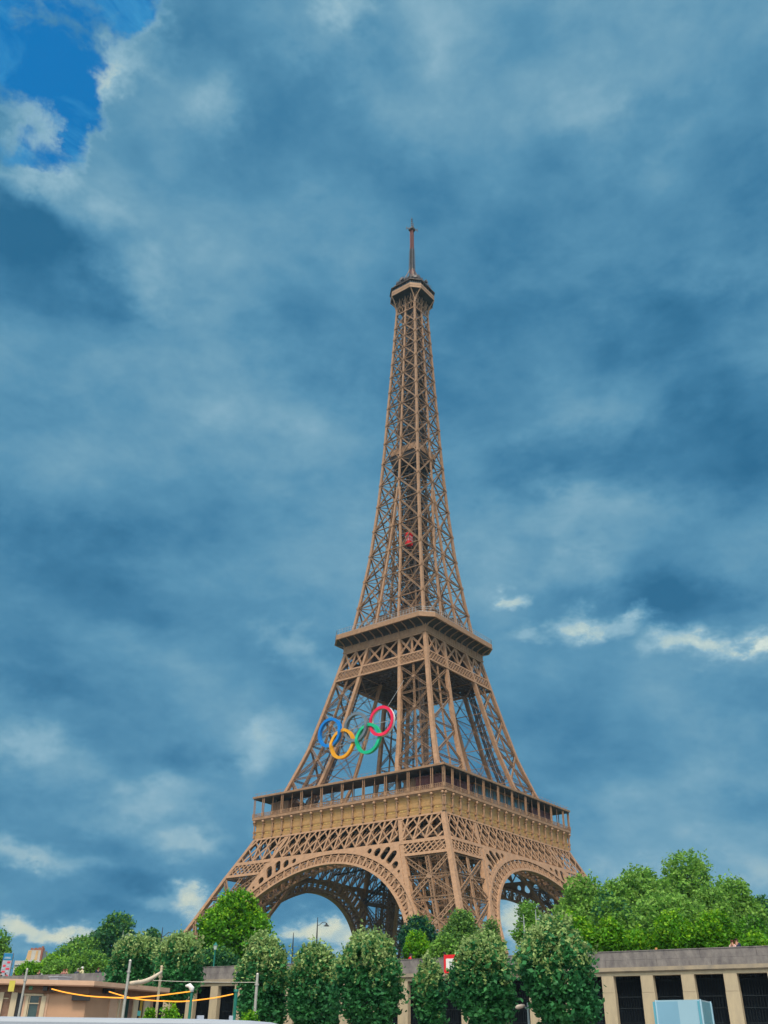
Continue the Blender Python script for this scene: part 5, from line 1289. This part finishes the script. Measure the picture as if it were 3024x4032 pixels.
def body_parts(lean, pose):
    # a 1.72 m figure facing -y, feet on z = 0
    pel = (0, 0, .94, .13); wa = (0, -.02*lean, 1.10, .125); ch = (0, -.07*lean, 1.30, .15); nk0 = (0, -.10*lean, 1.44, .075); nk = (0, -.12*lean, 1.50, .055); hd = (0, -.15*lean, 1.60, .095); hd2 = (0, -.14*lean, 1.68, .080)
    fc = (0, -.15*lean-.05, 1.585, .062)
    body = [[pel, wa, ch, nk0, nk, hd, hd2], [hd, fc]]; legs = []; arms = []
    for s_ in (-1, 1):
        lg = [pel, (s_*.10, 0, .86, .10), (s_*.11, -.01, .50, .068), (s_*.11, .02, .10, .045), (s_*.115, -.05, .04, .042), (s_*.12, -.14, .03, .032)]
        sh_ = (s_*.19, -.08*lean, 1.39, .068)
        if pose == 'rest' or (pose == 'phone' and s_ < 0): el, wr, hn = (s_*.27, -.10*lean-.16, 1.16, .046), (s_*.10, -.40, 1.13, .034), (s_*.02, -.46, 1.14, .036)
        elif pose == 'phone': el, wr, hn = (s_*.26, -.14, 1.20, .046), (s_*.08, -.33, 1.34, .034), (s_*.05, -.37, 1.40, .036)
        elif pose == 'chin': el, wr, hn = (s_*.20, -.32, 1.18, .046), (s_*.07, -.30, 1.40, .034), (s_*.05, -.27, 1.48, .036)
        else: el, wr, hn = (s_*.25, 0, 1.12, .046), (s_*.26, -.05, .88, .033), (s_*.26, -.07, .79, .036)
        ar = [nk0, sh_, el, wr, hn]
        for k in range(4):
            o_ = Vector(hn[:3])-Vector(wr[:3]); o_.normalize(); sd = Vector((1, 0, 0)).cross(o_).normalized() if abs(o_.x) < .9 else Vector((0, 0, 1))
            f1_ = Vector(hn[:3])+o_*.055+sd*(k-1.5)*.022; f2_ = f1_+o_*.035+Vector((0, 0, -.012))
            body.append([hn, (*f1_, .0095), (*f2_, .008)])
        th = Vector(hn[:3])+Vector((-s_*.03, -.01, .025)); body.append([hn, (*th, .011), (*(th+Vector((-s_*.01, -.03, .005))), .009)])
        body += [lg, ar]; legs.append(lg[:4]); arms.append([nk0, sh_, el, tuple(Vector(el[:3]).lerp(Vector(wr[:3]), .75))+(.04,)])
    return body, legs, arms, (pel, wa, ch, nk0, hd, hd2)
POSE = {}
def posed(pose, lean):
    k = (pose, lean)
    if k in POSE: return POSE[k]
    body, legs, arms, (pel, wa, ch, nk0, hd, hd2) = body_parts(lean, pose)
    bm_ = skinmesh('person_body', body)
    g = lambda p, d: (p[0], p[1], p[2], p[3]+d)
    shirt = skinmesh('shirt', [[g(pel, .03), g(wa, .03), g(ch, .03), (nk0[0], nk0[1], nk0[2]-.015, .085)]]+[[(nk0[0], nk0[1], nk0[2]-.015, .085)]+[g(q, .016) for q in a_[1:]] for a_ in arms])
    tro = skinmesh('trousers', [[g(pel, .022)]+[g(q, .02) for q in l_[1:]] for l_ in legs])
    hb = MB(); c = Vector(hd[:3])+Vector((0, .015, .03))
    rings = []
    for i in range(8):
        f = i/7*math.pi*.62; r_ = .122*math.sin(f)+.001
        rings.append([c+Vector((r_*.92*math.cos(t), r_*math.sin(t)+.01-.0*f, .118*math.cos(f)+(.085 if math.sin(t) < -.3 and i > 4 else -.03 if i > 4 else 0))) for t in np.linspace(0, 2*math.pi, 15)[:-1]])
    hb.loft(rings); me = bpy.data.meshes.new('hair'); me.from_pydata(hb.v, [], hb.f)
    lb = MB(); rings = []
    for i in range(6):
        f = i/5; rings.append([c+Vector(((.10+.03*f-.04*f*f)*math.cos(t), .05+(.07-.02*f)*math.sin(t), .04-.32*f)) for t in np.linspace(0, 2*math.pi, 13)[:-1]])
    lb.loft(rings); lm = bpy.data.meshes.new('long_hair'); lm.from_pydata(lb.v, [], lb.f)
    fb = MB(); y = hd[1]-.105
    for s_ in (-1, 1):
        fb.ball((s_*.034, y+.012, 1.612), .013, 8, 5); fb.ball((s_*.094, hd[1]+.01, 1.60), .026, 8, 5)
    fb.loft([[Vector((x*.5, y+.01+d, z)) for x, d, z in ((-.012, .01, 1.612), (.012, .01, 1.612), (.03, 0, 1.575), (0, -.04, 1.578), (-.03, 0, 1.575))]]+[[Vector((0, y+.0, 1.572))]*5]); fb.tube([(-.03, y+.0, 1.545), (0, y-.008, 1.543), (.03, y+.0, 1.545)], .006, 6)
    fm = bpy.data.meshes.new('face_features'); fm.from_pydata(fb.v, [], fb.f)
    hat = MB(); hat.loft([[c+Vector((r_*math.cos(t), r_*math.sin(t), z)) for t in np.linspace(0, 2*math.pi, 15)[:-1]] for r_, z in ((.128, .05), (.128, .09), (.10, .14), (.02, .16))]); hat.box(c.x-.09, c.y-.24, c.z+.045, c.x+.09, c.y-.10, c.z+.06)
    hm_ = bpy.data.meshes.new('cap'); hm_.from_pydata(hat.v, [], hat.f)
    for m_ in (bm_, shirt, tro, me, lm, fm, hm_): m_.materials.clear(); m_.materials.append(None)
    POSE[k] = (bm_, shirt, tro, me, lm, fm, hm_); return POSE[k]
SKIN = mat('skin', (.46, .25, .17), .6, .05, 3); SKIN2 = mat('skin_tan', (.30, .16, .10), .6, .05, 3); LIPS = mat('face_dark', (.16, .06, .05), .6, .1, 3)
CLO = {}
def cloth(c): 
    if c not in CLO: CLO[c] = mat('cloth_%d' % (len(CLO)+1), c, .9, .15, 12, bump=.1)
    return CLO[c]
def child(name, me, m_, par):
    o = bpy.data.objects.new(name, me); COL.objects.link(o); o.parent = par; o.material_slots[0].link = 'OBJECT'; o.material_slots[0].material = m_; return o
def person(px, ytop, off, label, shirt, hair, pose='rest', lean=1.0, turn=0, longh=False, cap=None, bag=None, skin=SKIN, pants=(.03, .035, .05)):
    p = wplane(px, ytop, off); y = p.y; gz = 1.452; s_ = (p.z-gz)/1.745
    t = child('person', posed(pose, lean)[0], skin, None); t.location = (p.x, y, gz); t.scale = (min(s_, 1.05),)*2+(s_,); t.rotation_euler = (0, 0, R(turn)); tag(t, label, 'person', 'people on the promenade')
    B_, S_, T_, H_, LH, F_, CP = posed(pose, lean)
    child('shirt', S_, cloth(shirt), t); child('trousers', T_, cloth(pants), t); child('face_features', F_, LIPS, t)
    hr = child('hair', H_, cloth(hair), t)
    if longh: child('long_hair', LH, cloth(hair), t)
    if cap: child('cap', CP, cloth(cap), t)
    if bag:
        b = MB(); b.loft([[Vector((x*.16, .14+yy*.09, z)) for x, yy in ((-1, -1), (1, -1), (1, 1), (-1, 1))] for z in (.95, 1.0, 1.32, 1.40)]); o = b.build('backpack', cloth(bag), t)
    return t
BLK = (.015, .015, .02); NAVY = (.012, .02, .055); BRN = (.05, .03, .02)
person(3, 3828, 1.2, 'person in black at the far left edge beside the information panel', BLK, BLK, turn=60)
person(26, 3832, 1.0, 'dark haired person in black and white in front of the information panel', (.05, .05, .06), BLK, turn=-30)
person(54, 3833, 1.9, 'person in a pale top at the right of the information panel', (.48, .40, .34), BRN, turn=100, skin=SKIN2)
person(95, 3829, 1.2, 'person in dark blue behind the thin grey pole', NAVY, BLK, turn=-60)
person(140, 3836, 2.2, 'person in cream bending beside the one in black shirt', (.55, .45, .33), BRN, lean=1.6, turn=70)
person(160, 3820, .9, 'person in black shirt with white straps facing the camera', BLK, (.16, .08, .03), 'phone', bag=(.6, .6, .6))
person(254, 3816, 1.1, 'person with long reddish hair in a dusty pink top', (.32, .13, .12), (.22, .07, .04), turn=40, longh=True)
person(268, 3815, 1.5, 'person with long light brown hair in a tan top', (.45, .28, .18), (.26, .12, .06), turn=-40, longh=True)
person(305, 3812, 1.6, 'person in dark grey with a navy backpack looking away', (.08, .10, .13), (.3, .28, .26), 'walk', turn=110, bag=NAVY)
person(330, 3808, 1.0, 'person in white cap and pale yellow shirt holding something', (.60, .56, .34), (.4, .38, .35), 'phone', turn=-70, cap=(.8, .8, .78))
person(388, 3809, 1.2, 'person in navy leaning far forward at the linden', NAVY, BRN, lean=2.2, turn=60)
person(1611, 3754, 1.1, 'person in bright red shirt with black hair behind the parapet', (.62, .015, .02), BLK, turn=120)
person(1624, 3757, 1.5, 'dark haired person with pale face beside the red shirt', (.04, .03, .04), BLK, turn=-50, longh=True)
person(1756, 3748, 1.2, 'dark haired person in navy left above the red bordered sign', (.02, .03, .06), BLK, turn=-80)
person(2578, 3731, 1.4, 'fair haired person of whom only the head shows above the wall', (.3, .2, .12), (.45, .22, .08), turn=150)
person(2884, 3702, .8, 'person with long auburn hair in a pinkish white top at right', (.50, .36, .36), (.16, .05, .03), 'chin', lean=1.2, longh=True)
person(2909, 3696, .85, 'person in navy jacket leaning on the wall at right, hand on chin', NAVY, BRN, 'chin', lean=1.6, turn=-35)

# ------------------------------------------------------------------ thin air between the quay and the tower
hz = bpy.data.materials.new('air'); hz.use_nodes = True; t_ = hz.node_tree; t_.nodes.clear()
vo = t_.nodes.new('ShaderNodeVolumePrincipled'); vo.inputs['Color'].default_value = (.40, .70, 1, 1); vo.inputs['Density'].default_value = .00009; vo.inputs['Anisotropy'].default_value = 0
mo = t_.nodes.new('ShaderNodeOutputMaterial'); t_.links.new(vo.outputs[0], mo.inputs['Volume'])
b = MB(); b.box(-700, -420, -8, 500, 700, 334); o = b.build('haze', hz); tag(o, kind='stuff')

def more(lab, *a, **k): return plant('park_tree', lab, 'tree', *a, **k)
more('lower leafy tree filling the dip right of the broad crown', 2600, 3468, 3750, 150, -115, G0, (MID, MIDY, .5), 71, nb=9, n=800, leaf=.38)
more('lower leafy tree between the tallest crown and the next one right', 2815, 3490, 3750, 150, -112, G0, (MID, MIDY, .5), 72, nb=9, n=800, leaf=.38)
more('lower leafy tree left of the broad crown, right of the tower foot', 2430, 3470, 3750, 130, -112, G0, (MID, MIDY, .55), 73, nb=8, n=650, leaf=.38)
